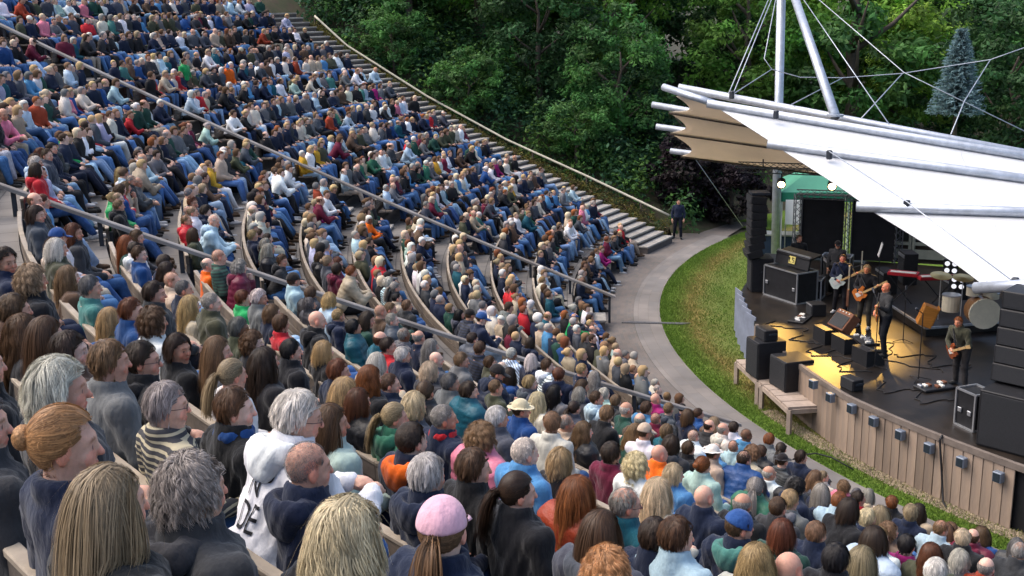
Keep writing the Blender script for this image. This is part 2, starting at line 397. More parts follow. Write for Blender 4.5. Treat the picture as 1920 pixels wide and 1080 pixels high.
# ------------------------------------------------------------------ handrails, stairs
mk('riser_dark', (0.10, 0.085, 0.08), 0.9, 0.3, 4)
TB, TC, TS = 218.87, 243.8, 191.25
def stair_flight(name, label, t_in, width, sgn, r0, r1, step=0.3833, sag=False):
    """radial flight: one box per step, laid beside the radial line t_in"""
    root = empty(name, pol(r0, t_in, 0)); tag(root, label, 'stairs')
    e = pol(1, t_in); nrm = Vector((-e.y, e.x, 0))*sgn
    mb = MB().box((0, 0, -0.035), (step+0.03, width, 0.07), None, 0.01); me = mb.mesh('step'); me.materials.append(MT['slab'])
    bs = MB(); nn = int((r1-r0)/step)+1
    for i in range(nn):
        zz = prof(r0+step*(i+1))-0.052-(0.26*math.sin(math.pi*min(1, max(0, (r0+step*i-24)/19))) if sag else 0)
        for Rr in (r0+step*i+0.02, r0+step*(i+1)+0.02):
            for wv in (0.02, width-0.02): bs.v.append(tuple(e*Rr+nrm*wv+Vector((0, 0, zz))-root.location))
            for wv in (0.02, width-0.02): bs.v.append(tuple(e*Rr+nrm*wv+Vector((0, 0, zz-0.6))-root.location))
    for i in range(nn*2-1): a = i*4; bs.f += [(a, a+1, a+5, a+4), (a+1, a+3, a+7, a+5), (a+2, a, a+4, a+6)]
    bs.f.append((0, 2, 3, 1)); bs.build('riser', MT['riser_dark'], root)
    i = 0; R = r0
    while R < r1:
        z = prof(R+step)+0.02-(0.26*math.sin(math.pi*min(1,max(0,(R-24)/19))) if sag else 0)
        o = bpy.data.objects.new('step', me); link(o); o.parent = root
        o.location = e*(R+step/2)+nrm*(width/2+0.0)+Vector((0, 0, z))-root.location; o.rotation_euler = (0, 0, R_(t_in))
        R += step; i += 1
    return root
stair_flight('side_stairs', 'pale narrow steps climbing along the far end of the bench rows', TS-0.15, 2.35, 1, 24.3, 43.2, sag=True)
AISLE = 0.95
stair_flight('aisle_stairs', 'slab steps beside the handrail higher up the photograph', TB+0.15, AISLE-0.1, 1, 24.4, 43.0)
stair_flight('aisle_stairs', 'slab steps beside the handrail nearer the camera', TC+0.15, AISLE-0.1, 1, 24.4, 38.5)
def rail(th, r0, r1, label):
    root = empty('handrail', pol(r0, th, 0)); tag(root, label, 'handrail', 'timber handrails down the aisles')
    inv = root.location
    rr = [r0+(r1-r0)*i/30 for i in range(31)]
    mb = MB()
    pts = [pol(R, th, prof(R)+0.76)-inv for R in rr]; e = pol(1, th); nn = Vector((-e.y, e.x, 0)); hw, hh = 0.095, 0.035
    for p in pts: mb.v += [tuple(p+nn*a+Vector((0, 0, c))) for a, c in ((-hw, -hh), (hw, -hh), (hw, hh*0.6), (hw*0.8, hh), (-hw*0.8, hh), (-hw, hh*0.6))]
    for i in range(len(pts)-1):
        for j in range(6): a, c = i*6+j, i*6+(j+1) % 6; mb.f.append((a, c, c+6, a+6))
    mb.f += [tuple(range(5, -1, -1)), tuple(range(len(mb.v)-6, len(mb.v)))]
    mb.build('rail_board', MT['rail_wood'], root)
    k = 0
    while rb(k) < r1-0.2:
        R = rb(k)+0.12
        if R > r0:
            p = MB().box((0, 0, 0), (0.07, 0.05, 1.12), None, 0.006).build('post', MT['dark_steel'], root)
            p.location = pol(R, th, prof(R)+0.76-0.03-0.56)-inv; p.rotation_euler = (0, 0, R_(th))
        k += 1
    return root
rail(TB, 24.1, 43.2, 'grey timber handrail on dark posts, the higher of the two across the crowd')
rail(TC, 24.2, 38.35, 'grey timber handrail on dark posts, the lower and nearer of the two')
# pale side rail above the mossy bank
sr = [(590, 30), (650, 85), (800, 180), (950, 262), (1100, 330), (1255, 404)]
e_ = pol(1, TS); n_ = Vector((-e_.y, e_.x, 0)); SE, SN = e_.copy(), n_.copy()
pts = []
for x, y in sr:
    d = Vector(ray(x, y)); t = (-0.8-Vector(CAM_POS).dot(n_))/d.dot(n_); pts.append(Vector(CAM_POS)+d*t)
root = empty('side_rail', pts[-1]*1.0); tag(root, 'long pale timber rail above the mossy bank beside the side stairs', 'rail')
mb = MB(); fine = []
for i in range(len(pts)-1):
    for q in range(6): fine.append(pts[i].lerp(pts[i+1], q/6))
fine.append(pts[-1])
mb.tube([p-root.location for p in fine], 0.05, 6); mb.build('rail_pole', MT['rope_wood'], root, True)
for p in fine[::4]:
    MB().box(p-root.location+Vector((0, 0, -0.35)), (0.06, 0.06, 0.66)).build('post', MT['bark'], root)
SIDE_RAIL = fine

# ------------------------------------------------------------------ benches
def bench(k, t0, t1, seg, where):
    r, z = rb(k), zrow(k); mid = (t0+t1)/2
    root = empty('bench', pol(r, mid, z)); tag(root, f'timber bench, {ORD[k-1]} row from the path, {where}', 'bench', 'curved bench rows')
    off = Vector(root.location); ns = max(1, round(R_(t1-t0)*r/seg)) if seg else 1
    def brd(name, prf_, a, c, nseg):
        mb = MB().arc(prf_, a, c, nseg); mb.v = [tuple(Vector(v)-off) for v in mb.v]; mb.build(name, MT['bench_cap' if name == 'cap_board' else 'bench_wood'], root)
    for s in range(ns):
        gap = 0.008/r*57.3 if seg else 0
        a, c = t0+(t1-t0)*s/ns+gap/2, t0+(t1-t0)*(s+1)/ns-gap/2; nseg = max(2, int((c-a)/1.2))
        def rect(ra, rb_, za, zb, ch=0.006): return [(ra, za), (rb_, za), (rb_, zb-ch), (rb_-ch, zb), (ra+ch, zb), (ra, zb-ch)]
        brd('seat_board', rect(r-0.44, r-0.25, z+0.40, z+0.44), a, c, nseg)
        brd('seat_board', rect(r-0.235, r-0.05, z+0.40, z+0.44), a, c, nseg)
        brd('backrest_board', rect(r, r+0.045, z+0.50, z+0.63), a, c, nseg)
        brd('backrest_board', rect(r, r+0.045, z+0.645, z+0.765), a, c, nseg)
        brd('cap_board', rect(r-0.006, r+0.052, z+0.768, z+0.793), a, c, nseg)
    if seg:
        np_ = max(2, round(R_(t1-t0)*r/1.9))
        me = bpy.data.meshes.get('bench_post_mesh')
        if me is None:
            me = MB().box((-0.085, 0, 0.35), (0.05, 0.06, 0.70)).box((-0.28, 0, 0.19), (0.3, 0.05, 0.38)).mesh('bench_post_mesh'); me.materials.append(MT['dark_steel'])
        for i in range(np_+1):
            t = t0+0.3+(t1-t0-0.6)*i/np_
            o = bpy.data.objects.new('bench_post', me); link(o); o.parent = root
            o.location = pol(r+0.055, t, z)-off; o.rotation_euler = (0, 0, R_(t))
    return root
ORD = ['first', 'second', 'third', 'fourth', 'fifth', 'sixth', 'seventh', 'eighth', 'ninth', 'tenth', 'eleventh', 'twelfth', 'thirteenth', 'fourteenth', 'fifteenth', 'sixteenth', 'seventeenth', 'eighteenth', 'nineteenth']
def deg(m_, R): return math.degrees(m_/R)
SECT = {}
for k in range(1, NROW):
    r = rb(k)
    s1 = (TS+deg(2.5, r), TB-deg(0.12, r)); s2 = (TB+deg(1.25, r), TC-deg(0.12, r)); s3 = (TC+deg(1.0, r), 276.0 if k < 13 else 268.5)
    SECT[k] = (s1, s2, s3)
    bench(k, *s1, 0, 'far of the higher handrail')
    bench(k, *s2, 4.0, 'between the handrails')
    if k <= 13: bench(k, *s3, 3.2, 'near side of the lower handrail')
# ------------------------------------------------------------------ figures: smooth solids from distance fields, meshed on a grid
def nets(xs, ys, zs, F):
    """surface nets on a rectilinear grid -> V, quads"""
    xs, ys, zs = map(np.asarray, (xs, ys, zs)); S = F < 0
    nx, ny, nz = F.shape; cs = (nx-1, ny-1, nz-1)
    acc = np.zeros(cs+(3,)); cnt = np.zeros(cs)
    X, Y, Z = np.meshgrid(xs, ys, zs, indexing='ij'); P = np.stack([X, Y, Z], -1)
    def sl(a, o): return a[o[0]:o[0]+cs[0], o[1]:o[1]+cs[1], o[2]:o[2]+cs[2]]
    for ax in range(3):
        for i in (0, 1):
            for j in (0, 1):
                o0 = [0, 0, 0]; o0[(ax+1) % 3] = i; o0[(ax+2) % 3] = j; o1 = list(o0); o1[ax] = 1
                a, b = sl(F, o0), sl(F, o1); c = (a < 0) != (b < 0); t = np.where(c, a/np.where(c, a-b, 1), 0)
                acc += np.where(c[..., None], sl(P, o0)+(sl(P, o1)-sl(P, o0))*t[..., None], 0); cnt += c
    act = cnt > 0; idx = np.full(cs, -1); idx[act] = np.arange(act.sum()); V = acc[act]/cnt[act][:, None]
    Q = []
    for ax in range(3):
        n1, n2 = (ax+1) % 3, (ax+2) % 3
        s0 = [slice(1, -1)]*3; s1 = [slice(1, -1)]*3; s0[ax] = slice(0, -1); s1[ax] = slice(1, None)
        A, B = S[tuple(s0)], S[tuple(s1)]; E = np.argwhere(A != B); fl = A[A != B]
        if not len(E): continue
        base = E.copy(); base[:, n1] += 1; base[:, n2] += 1
        def cell(d1, d2):
            c = base.copy(); c[:, n1] += d1; c[:, n2] += d2; return idx[c[:, 0], c[:, 1], c[:, 2]]
        q = np.stack([cell(-1, -1), cell(0, -1), cell(0, 0), cell(-1, 0)], 1)
        q[~fl] = q[~fl][:, ::-1]; Q.append(q)
    return V, np.concatenate(Q)
def smin(a, b, k): h = np.clip(0.5+0.5*(b-a)/k, 0, 1); return b+(a-b)*h-k*h*(1-h)
def rcone(P, a, b, r1, r2):
    a, b = np.asarray(a, float), np.asarray(b, float); ba = b-a; t = np.clip(((P-a)@ba)/(ba@ba), 0, 1)
    return np.linalg.norm(P-a-t[..., None]*ba, axis=-1)-(r1+(r2-r1)*t)
def ell(P, c, r, M=None):
    q = P-np.asarray(c, float)
    if M is not None: q = q@M
    r = np.asarray(r, float); k0 = np.linalg.norm(q/r, axis=-1); k1 = np.linalg.norm(q/(r*r), axis=-1); return k0*(k0-1)/np.maximum(k1, 1e-6)
def grid(lo, hi, fine=None, c=0.025, f=0.008):
    """axis coordinates: coarse everywhere, fine inside (f0, f1)"""
    if fine is None: return np.arange(lo, hi+c, c)
    a = np.arange(fine[0], lo-c, -c)[::-1]; b = np.arange(fine[0]+f, fine[1], f); d = np.arange(b[-1]+c, hi+c, c); return np.concatenate([a, b, d])
def rotm(yaw=0, pitch=0, roll=0):   # yaw left +, pitch nods down +
    cy, sy, cp, sp, cr, sr_ = math.cos(yaw), math.sin(yaw), math.cos(-pitch), math.sin(-pitch), math.cos(roll), math.sin(roll)
    return np.array([[cy, -sy, 0], [sy, cy, 0], [0, 0, 1]])@np.array([[1, 0, 0], [0, cp, -sp], [0, sp, cp]])@np.array([[cr, 0, sr_], [0, 1, 0], [-sr_, 0, cr]])

HS = 0.985; HV = np.array([1.0, 0.93, 1.0])*HS
class Pose: pass
def make_pose(kind, yaw=0.0, nod=0.08):
    """local frame: +Y the way the person faces, origin on the floor under the hips"""
    p = Pose(); p.kind = kind; p.yaw = yaw
    lean = {'lap': -0.03, 'knees': 0.42, 'crossed': -0.06, 'chin': 0.14, 'lap2': 0.06, 'stand': 0.02, 'guitar': 0.06, 'idle': 0.0, 'bent': 0.5}[kind]
    seated = kind in ('lap', 'knees', 'crossed', 'chin', 'lap2')
    hz = 0.53 if seated else 0.93
    def T(x, y, z): # torso point, rotated by the lean about the hips
        return np.array([x, y*math.cos(lean)+z*math.sin(lean), hz+z*math.cos(lean)-y*math.sin(lean)])
    p.hip = T(0, 0, 0); p.waist = T(0, 0.0, 0.17); p.chest = T(0, 0.005, 0.34); p.neck = T(0, -0.03, 0.50); p.T = T; p.lean = lean
    p.sh = [T(s*0.178, -0.02, 0.44) for s in (-1, 1)]
    if kind in ('lap', 'lap2'):
        p.el = [T(s*0.25, -0.02 if kind == 'lap' else 0.05, 0.17) for s in (-1, 1)]; p.wr = [np.array([s*0.13, 0.26, 0.64]) for s in (-1, 1)]; p.hd = [np.array([s*0.06, 0.33, 0.62]) for s in (-1, 1)]
    elif kind == 'knees':
        p.el = [np.array([s*0.21, 0.36, 0.66]) for s in (-1, 1)]; p.wr = [np.array([s*0.09, 0.52, 0.74]) for s in (-1, 1)]; p.hd = [np.array([s*0.03, 0.58, 0.72]) for s in (-1, 1)]
    elif kind == 'crossed':
        p.el = [T(s*0.25, 0.06, 0.17) for s in (-1, 1)]; p.wr = [T(s*0.03, 0.20, 0.22+0.03*s) for s in (-1, 1)]; p.hd = [T(-s*0.09, 0.18, 0.23+0.03*s) for s in (-1, 1)]
    elif kind == 'chin':
        p.el = [np.array([-0.2, 0.22, 0.63]), T(0.25, 0.02, 0.17)]; p.wr = [T(-0.08, 0.17, 0.46), np.array([0.12, 0.27, 0.64])]; p.hd = [T(-0.05, 0.15, 0.53), np.array([0.05, 0.33, 0.62])]
    elif kind == 'guitar':
        p.el = [T(-0.31, 0.10, 0.22), T(0.27, 0.0, 0.17)]; p.wr = [T(-0.40, 0.30, 0.34), T(0.13, 0.20, 0.10)]; p.hd = [T(-0.42, 0.36, 0.37), T(0.06, 0.235, 0.06)]
    elif kind == 'bent':
        p.el = [T(-0.26, 0.14, 0.2), T(0.27, 0.1, 0.17)]; p.wr = [T(-0.25, 0.36, 0.30), T(0.12, 0.28, 0.14)]; p.hd = [T(-0.23, 0.42, 0.34), T(0.05, 0.32, 0.12)]
    else:
        p.el = [T(s*0.26, -0.02, 0.16) for s in (-1, 1)]; p.wr = [T(s*0.25, 0.06, -0.08) for s in (-1, 1)]; p.hd = [T(s*0.24, 0.09, -0.16) for s in (-1, 1)]
    if seated:
        sp = {'lap': 0.10, 'knees': 0.17, 'crossed': 0.12, 'chin': 0.13, 'lap2': 0.14}[kind]
        p.kn = [np.array([s*sp, 0.44, 0.52]) for s in (-1, 1)]; fx = {'lap': 0.08, 'lap2': 0.24, 'chin': 0.12, 'crossed': 0.1, 'knees': -0.02}[kind]; p.an = [np.array([s*(sp+0.01), 0.46+fx+0.03*s*(kind == 'lap'), 0.08]) for s in (-1, 1)]; p.to = [a_+np.array([s*0.03, 0.16, -0.045]) for s, a_ in zip((-1, 1), p.an)]
        p.hj = [np.array([s*0.095, 0.02, 0.52]) for s in (-1, 1)]
        if kind == 'crossed': p.kn[1] = np.array([0.02, 0.46, 0.60]); p.an[1] = np.array([-0.16, 0.58, 0.27]); p.to[1] = np.array([-0.22, 0.70, 0.20])
    else:
        p.kn = [np.array([-0.11, 0.08, 0.50]), np.array([0.13, 0.01, 0.49])]; p.an = [np.array([-0.13, 0.04, 0.08]), np.array([0.17, -0.08, 0.08])]; p.to = [np.array([-0.15, 0.20, 0.035]), np.array([0.22, 0.07, 0.035])]
        p.hj = [np.array([s*0.095, 0.0, 0.91]) for s in (-1, 1)]
    hn = nod+max(0, lean)*0.35
    p.HM = rotm(yaw, hn); p.hc = p.neck+np.array([0, 0.02+0.05*max(lean, 0), 0.15])+p.HM@np.array([0, 0.012, 0.0])
    return p
def head_sdf(P, p):
    q = (P-p.hc)@p.HM/HV
    d = smin(ell(q, (0, -0.012, 0.03), (0.075, 0.096, 0.088)), ell(q, (0, 0.03, -0.03), (0.058, 0.066, 0.085)), 0.035)
    d = smin(d, ell(q, (0, 0.062, -0.09), (0.026, 0.024, 0.02)), 0.03)
    d = smin(d, ell(q, (0, 0.078, 0.032), (0.045, 0.018, 0.012)), 0.02)
    for s in (-1, 1):
        d = -smin(-d, ell(q, (s*0.031, 0.106, 0.012), (0.019, 0.018, 0.012)), 0.014)
        d = np.minimum(d, np.linalg.norm(q-np.array([s*0.031, 0.078, 0.011]), axis=-1)-0.0125)
        d = smin(d, ell(q, (s*0.036, 0.068, -0.025), (0.022, 0.02, 0.02)), 0.02)
        d = smin(d, ell(q, (s*0.078, -0.004, -0.004), (0.010, 0.02, 0.032)), 0.012)
    d = smin(d, rcone(q, (0, 0.092, 0.018), (0, 0.112, -0.018), 0.008, 0.0125), 0.012)
    d = smin(d, ell(q, (0, 0.09, -0.05), (0.026, 0.012, 0.008)), 0.008)
    d = smin(d, ell(q, (0, 0.087, -0.064), (0.022, 0.012, 0.008)), 0.006)
    return d*HS*0.95, q
def body_sdf(P, p, k=0.04):
    sh_ = P.shape[:-1]; d = np.full(sh_, 0.3); mz = np.linalg.norm(P-p.hc, axis=-1) < 0.22
    d[mz] = head_sdf(P[mz], p)[0]
    d = smin(d, rcone(P, p.neck+np.array([0, 0.0, -0.03]), p.hc+p.HM@np.array([0, -0.012, -0.06]), 0.062, 0.054), 0.03)
    d = smin(d, torso_sdf(P, p), 0.05)
    for i in (0, 1):
        a = smin(rcone(P, p.sh[i], p.el[i], 0.052, 0.042), rcone(P, p.el[i], p.wr[i], 0.042, 0.028), 0.02); d = smin(d, a, 0.03)
        mh = np.linalg.norm(P-p.hd[i], axis=-1) < 0.24; d[mh] = np.minimum(d[mh], hand_sdf(P[mh], p, i))
        d = smin(d, leg_sdf(P, p, i), 0.03)
    return d, None
def hand_sdf(P, p, i):
    s = (-1, 1)[i]; f = p.hd[i]-p.wr[i]; f = f/np.linalg.norm(f); up = np.array([0, 0, 1.0]); x = np.cross(f, up); x = x/max(1e-6, np.linalg.norm(x))
    d = smin(rcone(P, p.wr[i], p.wr[i]+f*0.07, 0.028, 0.034), rcone(P, p.wr[i]+f*0.04, p.wr[i]+f*0.09, 0.03, 0.03), 0.02)
    for j, L in enumerate((0.085, 0.095, 0.09, 0.07)):
        o = x*(0.03-0.02*j); a = p.wr[i]+f*0.08+o; m_ = a+f*L*0.55; e = m_+f*L*0.3-up*L*0.35
        d = np.minimum(d, np.minimum(rcone(P, a, m_, 0.0105, 0.0095), rcone(P, m_, e, 0.0095, 0.008)))
    t0 = p.wr[i]+f*0.03-x*s*0.02; d = np.minimum(d, rcone(P, t0, t0+f*0.06-x*s*0.045, 0.013, 0.01))
    return d
def torso_sdf(P, p):
    c, s = math.cos(p.lean), math.sin(p.lean); M = np.array([[1, 0, 0], [0, c, s], [0, -s, c]])
    d = ell(P, p.chest, (0.175, 0.115, 0.19), M); d = smin(d, ell(P, p.waist, (0.15, 0.105, 0.16), M), 0.07); d = smin(d, ell(P, p.hip+np.array([0, 0, 0.03]), (0.17, 0.125, 0.13)), 0.07)
    for i in (0, 1): d = smin(d, rcone(P, p.neck+np.array([0, 0, -0.05]), p.sh[i], 0.058, 0.058), 0.05)
    return d
def leg_sdf(P, p, i):
    d = smin(rcone(P, p.hj[i], p.kn[i], 0.085, 0.058), rcone(P, p.kn[i], p.an[i], 0.055, 0.038), 0.03)
    return smin(d, rcone(P, p.an[i]+np.array([0, -0.03, -0.035]), p.to[i], 0.04, 0.032), 0.02)
def folds(P, a=0.007):
    x, y, z = P[..., 0], P[..., 1], P[..., 2]
    return a*(np.sin(31*z+9*np.sin(11*x+2)+7*y)*0.6+np.sin(23*x+17*z+5*np.sin(13*y))*0.5+np.sin(47*y-29*z+6*np.sin(17*x))*0.35)
def jacket_sdf(P, p, style):
    inf = {'jumper': 0.013, 'jacket': 0.024, 'puffer': 0.036}[style]
    d = torso_sdf(P, p)-inf; slv = []
    for i in (0, 1):
        a = smin(rcone(P, p.sh[i], p.el[i], 0.056+inf, 0.046+inf), rcone(P, p.el[i], p.wr[i]*0.97+p.el[i]*0.03, 0.046+inf, 0.034+inf*0.6), 0.03); d = smin(d, a, 0.045)
    if style == 'puffer':
        t = (P-p.hip)@np.array([0, math.sin(p.lean), math.cos(p.lean)]); d = d-0.010*np.abs(np.sin(t*math.pi/0.085))+folds(P, 0.003)
    else: d = d+folds(P, 0.007 if style == 'jumper' else 0.012)
    # collar ring round the neck, hollow neck hole, open hem
    nk = p.neck+np.array([0, 0.012, 0.035]); ax = p.hc-p.neck; ax = ax/np.linalg.norm(ax)
    v = P-nk; h = v@ax; r = np.linalg.norm(v-h[..., None]*ax, axis=-1); ch = {'jumper': 0.022, 'jacket': 0.05, 'puffer': 0.06}[style]
    col = np.sqrt(np.maximum(np.abs(r-0.078)-0.004, 0)**2+np.maximum(np.abs(h)-ch, 0)**2)-0.014; d = smin(d, col, 0.025)
    hem = (p.hip[2]-0.05)-P[..., 2]; d = np.maximum(d, hem); return d
def trouser_sdf(P, p):
    d = ell(P, p.hip+np.array([0, 0, 0.02]), (0.182, 0.138, 0.135))
    for i in (0, 1): d = smin(d, smin(rcone(P, p.hj[i], p.kn[i], 0.10, 0.075), rcone(P, p.kn[i], p.an[i]+np.array([0, 0, 0.03]), 0.073, 0.06), 0.03), 0.04)
    return d+folds(P, 0.004)
def shoe_sdf(P, p, ii=(0, 1)):
    d = None
    for i in ii:
        a = np.maximum(smin(rcone(P, p.an[i]+np.array([0, -0.035, -0.035]), p.to[i]+np.array([0, 0.02, 0.005]), 0.048, 0.042), rcone(P, p.an[i], p.an[i]+np.array([0, 0, -0.03]), 0.045, 0.045), 0.02), p.an[i][2]-0.08-P[..., 2])
        d = a if d is None else np.minimum(d, a)
    return d
def gridP(xs, ys, zs): return np.stack(np.meshgrid(xs, ys, zs, indexing='ij'), -1)
def clean(V, Q): return V, Q
def mesh_body(p):
    h = p.hc; top = h[2]+0.17
    xs = grid(-0.5, 0.5, (h[0]-0.11, h[0]+0.11), 0.024, 0.0085); ys = grid(-0.32, 0.95 if p.kind not in ('guitar', 'idle', 'stand', 'bent') else 0.55, (h[1]-0.14, h[1]+0.15), 0.024, 0.0085); zs = grid(-0.02, top, (h[2]-0.15, h[2]+0.16), 0.024, 0.0085)
    P = gridP(xs, ys, zs); d, q = body_sdf(P, p); V, Q = nets(xs, ys, zs, d)
    qv = (V-p.hc)@p.HM/HV; c = np.ones((len(V), 3))
    face = (np.abs(qv).max(1) < 0.16)
    n = lambda c0, r0: np.linalg.norm((qv-np.array(c0))/np.array(r0), axis=1) < 1
    ck = n((0.036, 0.085, -0.025), (0.03, 0.03, 0.028)) | n((-0.036, 0.085, -0.025), (0.03, 0.03, 0.028)) | n((0, 0.115, -0.015), (0.018, 0.02, 0.02)); c[ck] = (1.12, 0.85, 0.82)
    ear = np.abs(qv[:, 0]) > 0.07; c[face & ear] = (1.15, 0.82, 0.76)
    c[qv[:, 2] > 0.03] *= np.array([0.97, 0.93, 0.92]); c *= 1+0.05*np.sin(qv[:, :1]*140+4*np.sin(qv[:, 1:2]*90))*np.sin(qv[:, 2:3]*120)
    lip = n((0, 0.1, -0.056), (0.027, 0.02, 0.013)); c[lip] = (0.9, 0.5, 0.5)
    for s in (-1, 1):
        c[n((s*0.031, 0.085, 0.011), (0.0135, 0.014, 0.011))] = (0.95, 0.95, 1.0)
        c[n((s*0.031, 0.0915, 0.011), (0.0075, 0.008, 0.0075))] = (0.06, 0.05, 0.05)
        c[n((s*0.033, 0.09, 0.034), (0.022, 0.02, 0.0055))] = (0.55, 0.47, 0.4)
    return V, Q, c
def mesh_of(f, lo, hi, c):
    xs, ys, zs = (np.arange(lo[i], hi[i]+c, c) for i in range(3)); P = gridP(xs, ys, zs); return nets(xs, ys, zs, f(P))

# ------------------------------------------------------------------ hair: a scalp cap plus many tapered locks (head frame: +Y face, origin head centre)
CRC, CRR = np.array([0, -0.012, 0.03]), np.array([0.078, 0.099, 0.092])
def scalp_pts(n, style):
    v = rng.normal(size=(n*6, 3)); v /= np.linalg.norm(v, axis=1)[:, None]; p = CRC+CRR*v; x, y, z = np.abs(p[:, 0]), p[:, 1], p[:, 2]
    bad = ((y > 0.055) & (z < 0.085)) | ((y > 0.02) & (z < 0.045)) | ((x > 0.055) & (y > -0.03) & (z < 0.012)) | (z < -0.055)
    if style == 'ring': bad |= (z > 0.062) | (y > 0.01)
    if style == 'thin': bad |= (z > 0.085) & (rng.random(len(z)) < 0.6)
    p = p[~bad]; return p[:n]
def nrmz(a): return a/np.maximum(np.linalg.norm(a, axis=-1, keepdims=True), 1e-6)
def locks(style, n, seg, L, wid, curl=0.0, cfreq=2.0, vol=0.01, grav=0.3, gather=None, lift=0.0, nz=0.25, clump=0.5, ng=260, cstart=0.0):
    P0 = scalp_pts(n, style if style in ('ring', 'thin') else 'x'); n = len(P0)
    crown = CRC+CRR*np.array([0, -0.25, 1.0]); nm = nrmz((P0-CRC)/CRR**2); fl = P0-crown
    fr = P0[:, 1] > 0.0; fl[fr] = fl[fr]*np.array([1, 0.1, 1])+np.array([0, -0.03, 0])
    fl = nrmz(fl-nm*(fl*nm).sum(1, keepdims=True)); gi = np.argmin(((P0[:, None]-P0[None, :ng])**2).sum(-1), 1)
    dn = rng.normal(size=(n, 3))*nz; dn = dn*0.5+dn[gi]*0.7
    d = nrmz(fl*(1-lift)+nm*lift+dn); st = (L*rng.uniform(0.8, 1.1, n)*rng.uniform(0.85, 1.12, n)[gi]/seg)[:, None]
    vo = vol*rng.uniform(0.25, 1.0, (n, 1)); p = P0+nm*vo*0.6; pts = [p.copy()]; sx = np.where(P0[:, 0] >= 0, 1.0, -1.0)
    for s in range(seg):
        if gather is not None:
            g_ = gather-p; gl = np.linalg.norm(g_, axis=1, keepdims=True); d = nrmz(d*0.5+0.7*g_/np.maximum(gl, 1e-3)); p = np.where(gl < st, gather+rng.normal(size=(n, 3))*0.006, p+d*st)
        else:
            d = nrmz(d*(1-grav*0.5)+np.array([0, 0, -1.0])*grav*0.5); p = p+d*st
        R = CRR+vo+0.003; q = (p-CRC)/R; lq = np.linalg.norm(q, axis=1, keepdims=True); p = np.where(lq < 1, CRC+q/np.maximum(lq, 1e-4)*R, p)
        m_ = (p[:, 2] < 0.07) & (p[:, 1] > 0.015) & (np.abs(p[:, 0]) < 0.086); p[m_, 0] = sx[m_]*0.087; p[m_, 1] = np.minimum(p[m_, 1], 0.03)
        lo = p[:, 2] < -0.07; r = np.hypot(p[:, 0], p[:, 1]+0.03); mn = np.minimum(0.06+0.22*np.maximum(0, -0.10-p[:, 2]), 0.105); k_ = np.where(lo & (r < mn), mn/np.maximum(r, 1e-3), 1.0)
        p[:, 0] *= k_; p[:, 1] = -0.03+(p[:, 1]+0.03)*k_; bk = (p[:, 2] < -0.13) & (p[:, 1] > -0.08); p[bk, 1] -= 0.018; p[lo, 0] *= 0.972
        pts.append(p.copy())
    T = np.stack(pts, 1); s_ = np.linspace(0, 1, seg+1)[None, :, None]
    T = T+(T[gi]-T)*clump*s_
    if curl:
        ph = (rng.uniform(0, 6.28, n)[gi]+rng.normal(0, 0.35, n))[:, None]; ss = np.linspace(0, 1, seg+1)[None, :]*cfreq*6.28; am = curl*np.clip((np.linspace(0, 1, seg+1)-cstart)/0.4, 0, 1)[None, :]
        o = nrmz(T-CRC); e1 = nrmz(np.cross(o, np.array([0.1, 0.2, 1.0]))); T = T+e1*(am*np.cos(ss+ph))[..., None]+o*(am*0.8*(np.sin(ss+ph)+0.5))[..., None]
    tg = np.zeros_like(T); tg[:, 1:-1] = T[:, 2:]-T[:, :-2]; tg[:, 0] = T[:, 1]-T[:, 0]; tg[:, -1] = T[:, -1]-T[:, -2]; o = T-CRC; o = o*np.array([1, 1, 0.35]); sd = nrmz(np.cross(tg, o))
    ww = wid*rng.uniform(0.6, 1.3, (n, 1, 1))*(1.0-0.7*s_**2); V = np.stack([T-sd*ww, T+sd*ww], 2).reshape(-1, 3)
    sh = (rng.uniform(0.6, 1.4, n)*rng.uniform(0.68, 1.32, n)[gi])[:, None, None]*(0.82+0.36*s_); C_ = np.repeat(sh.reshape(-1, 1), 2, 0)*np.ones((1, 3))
    b0 = (np.arange(n)*(seg+1)*2)[:, None]+(np.arange(seg)*2)[None]; F = np.stack([b0, b0+1, b0+3, b0+2], -1).reshape(-1, 4)
    return V, F, C_
def cap_shell(off=0.004, style='x', lim=-0.055):
    V = []; F = []; nu, nv = 28, 14; ok = {}
    for j in range(nv+1):
        el = math.pi/2-j*math.pi*0.72/nv
        for i in range(nu):
            a = 2*math.pi*i/nu; v = np.array([math.cos(a)*math.cos(el), math.sin(a)*math.cos(el), math.sin(el)]); p = CRC+(CRR+off)*v
            bad = (p[1] > 0.06 and p[2] < 0.085) or (p[1] > 0.025 and p[2] < 0.045) or (abs(p[0]) > 0.06 and p[1] > -0.03 and p[2] < 0.008) or p[2] < lim
            if style == 'ring': bad = bad or p[2] > 0.058 or p[1] > 0.01
            ok[j*nu+i] = not bad; V.append(p)
    for j in range(nv):
        for i in range(nu):
            q = (j*nu+i, (j+1)*nu+i, (j+1)*nu+(i+1) % nu, j*nu+(i+1) % nu)
            if all(ok[x] for x in q): F.append(q)
    return V, F, [(0.62, 0.62, 0.62)]*len(V)
def hair_mesh(name, parts):
    V = []; F = []; C = []
    for v, f, c in parts: n0 = len(V); V += [tuple(x) for x in v]; F += [tuple(i+n0 for i in q) for q in f]; C += list(c)
    return np_mesh(name, np.array(V), np.array(F), np.array(C))
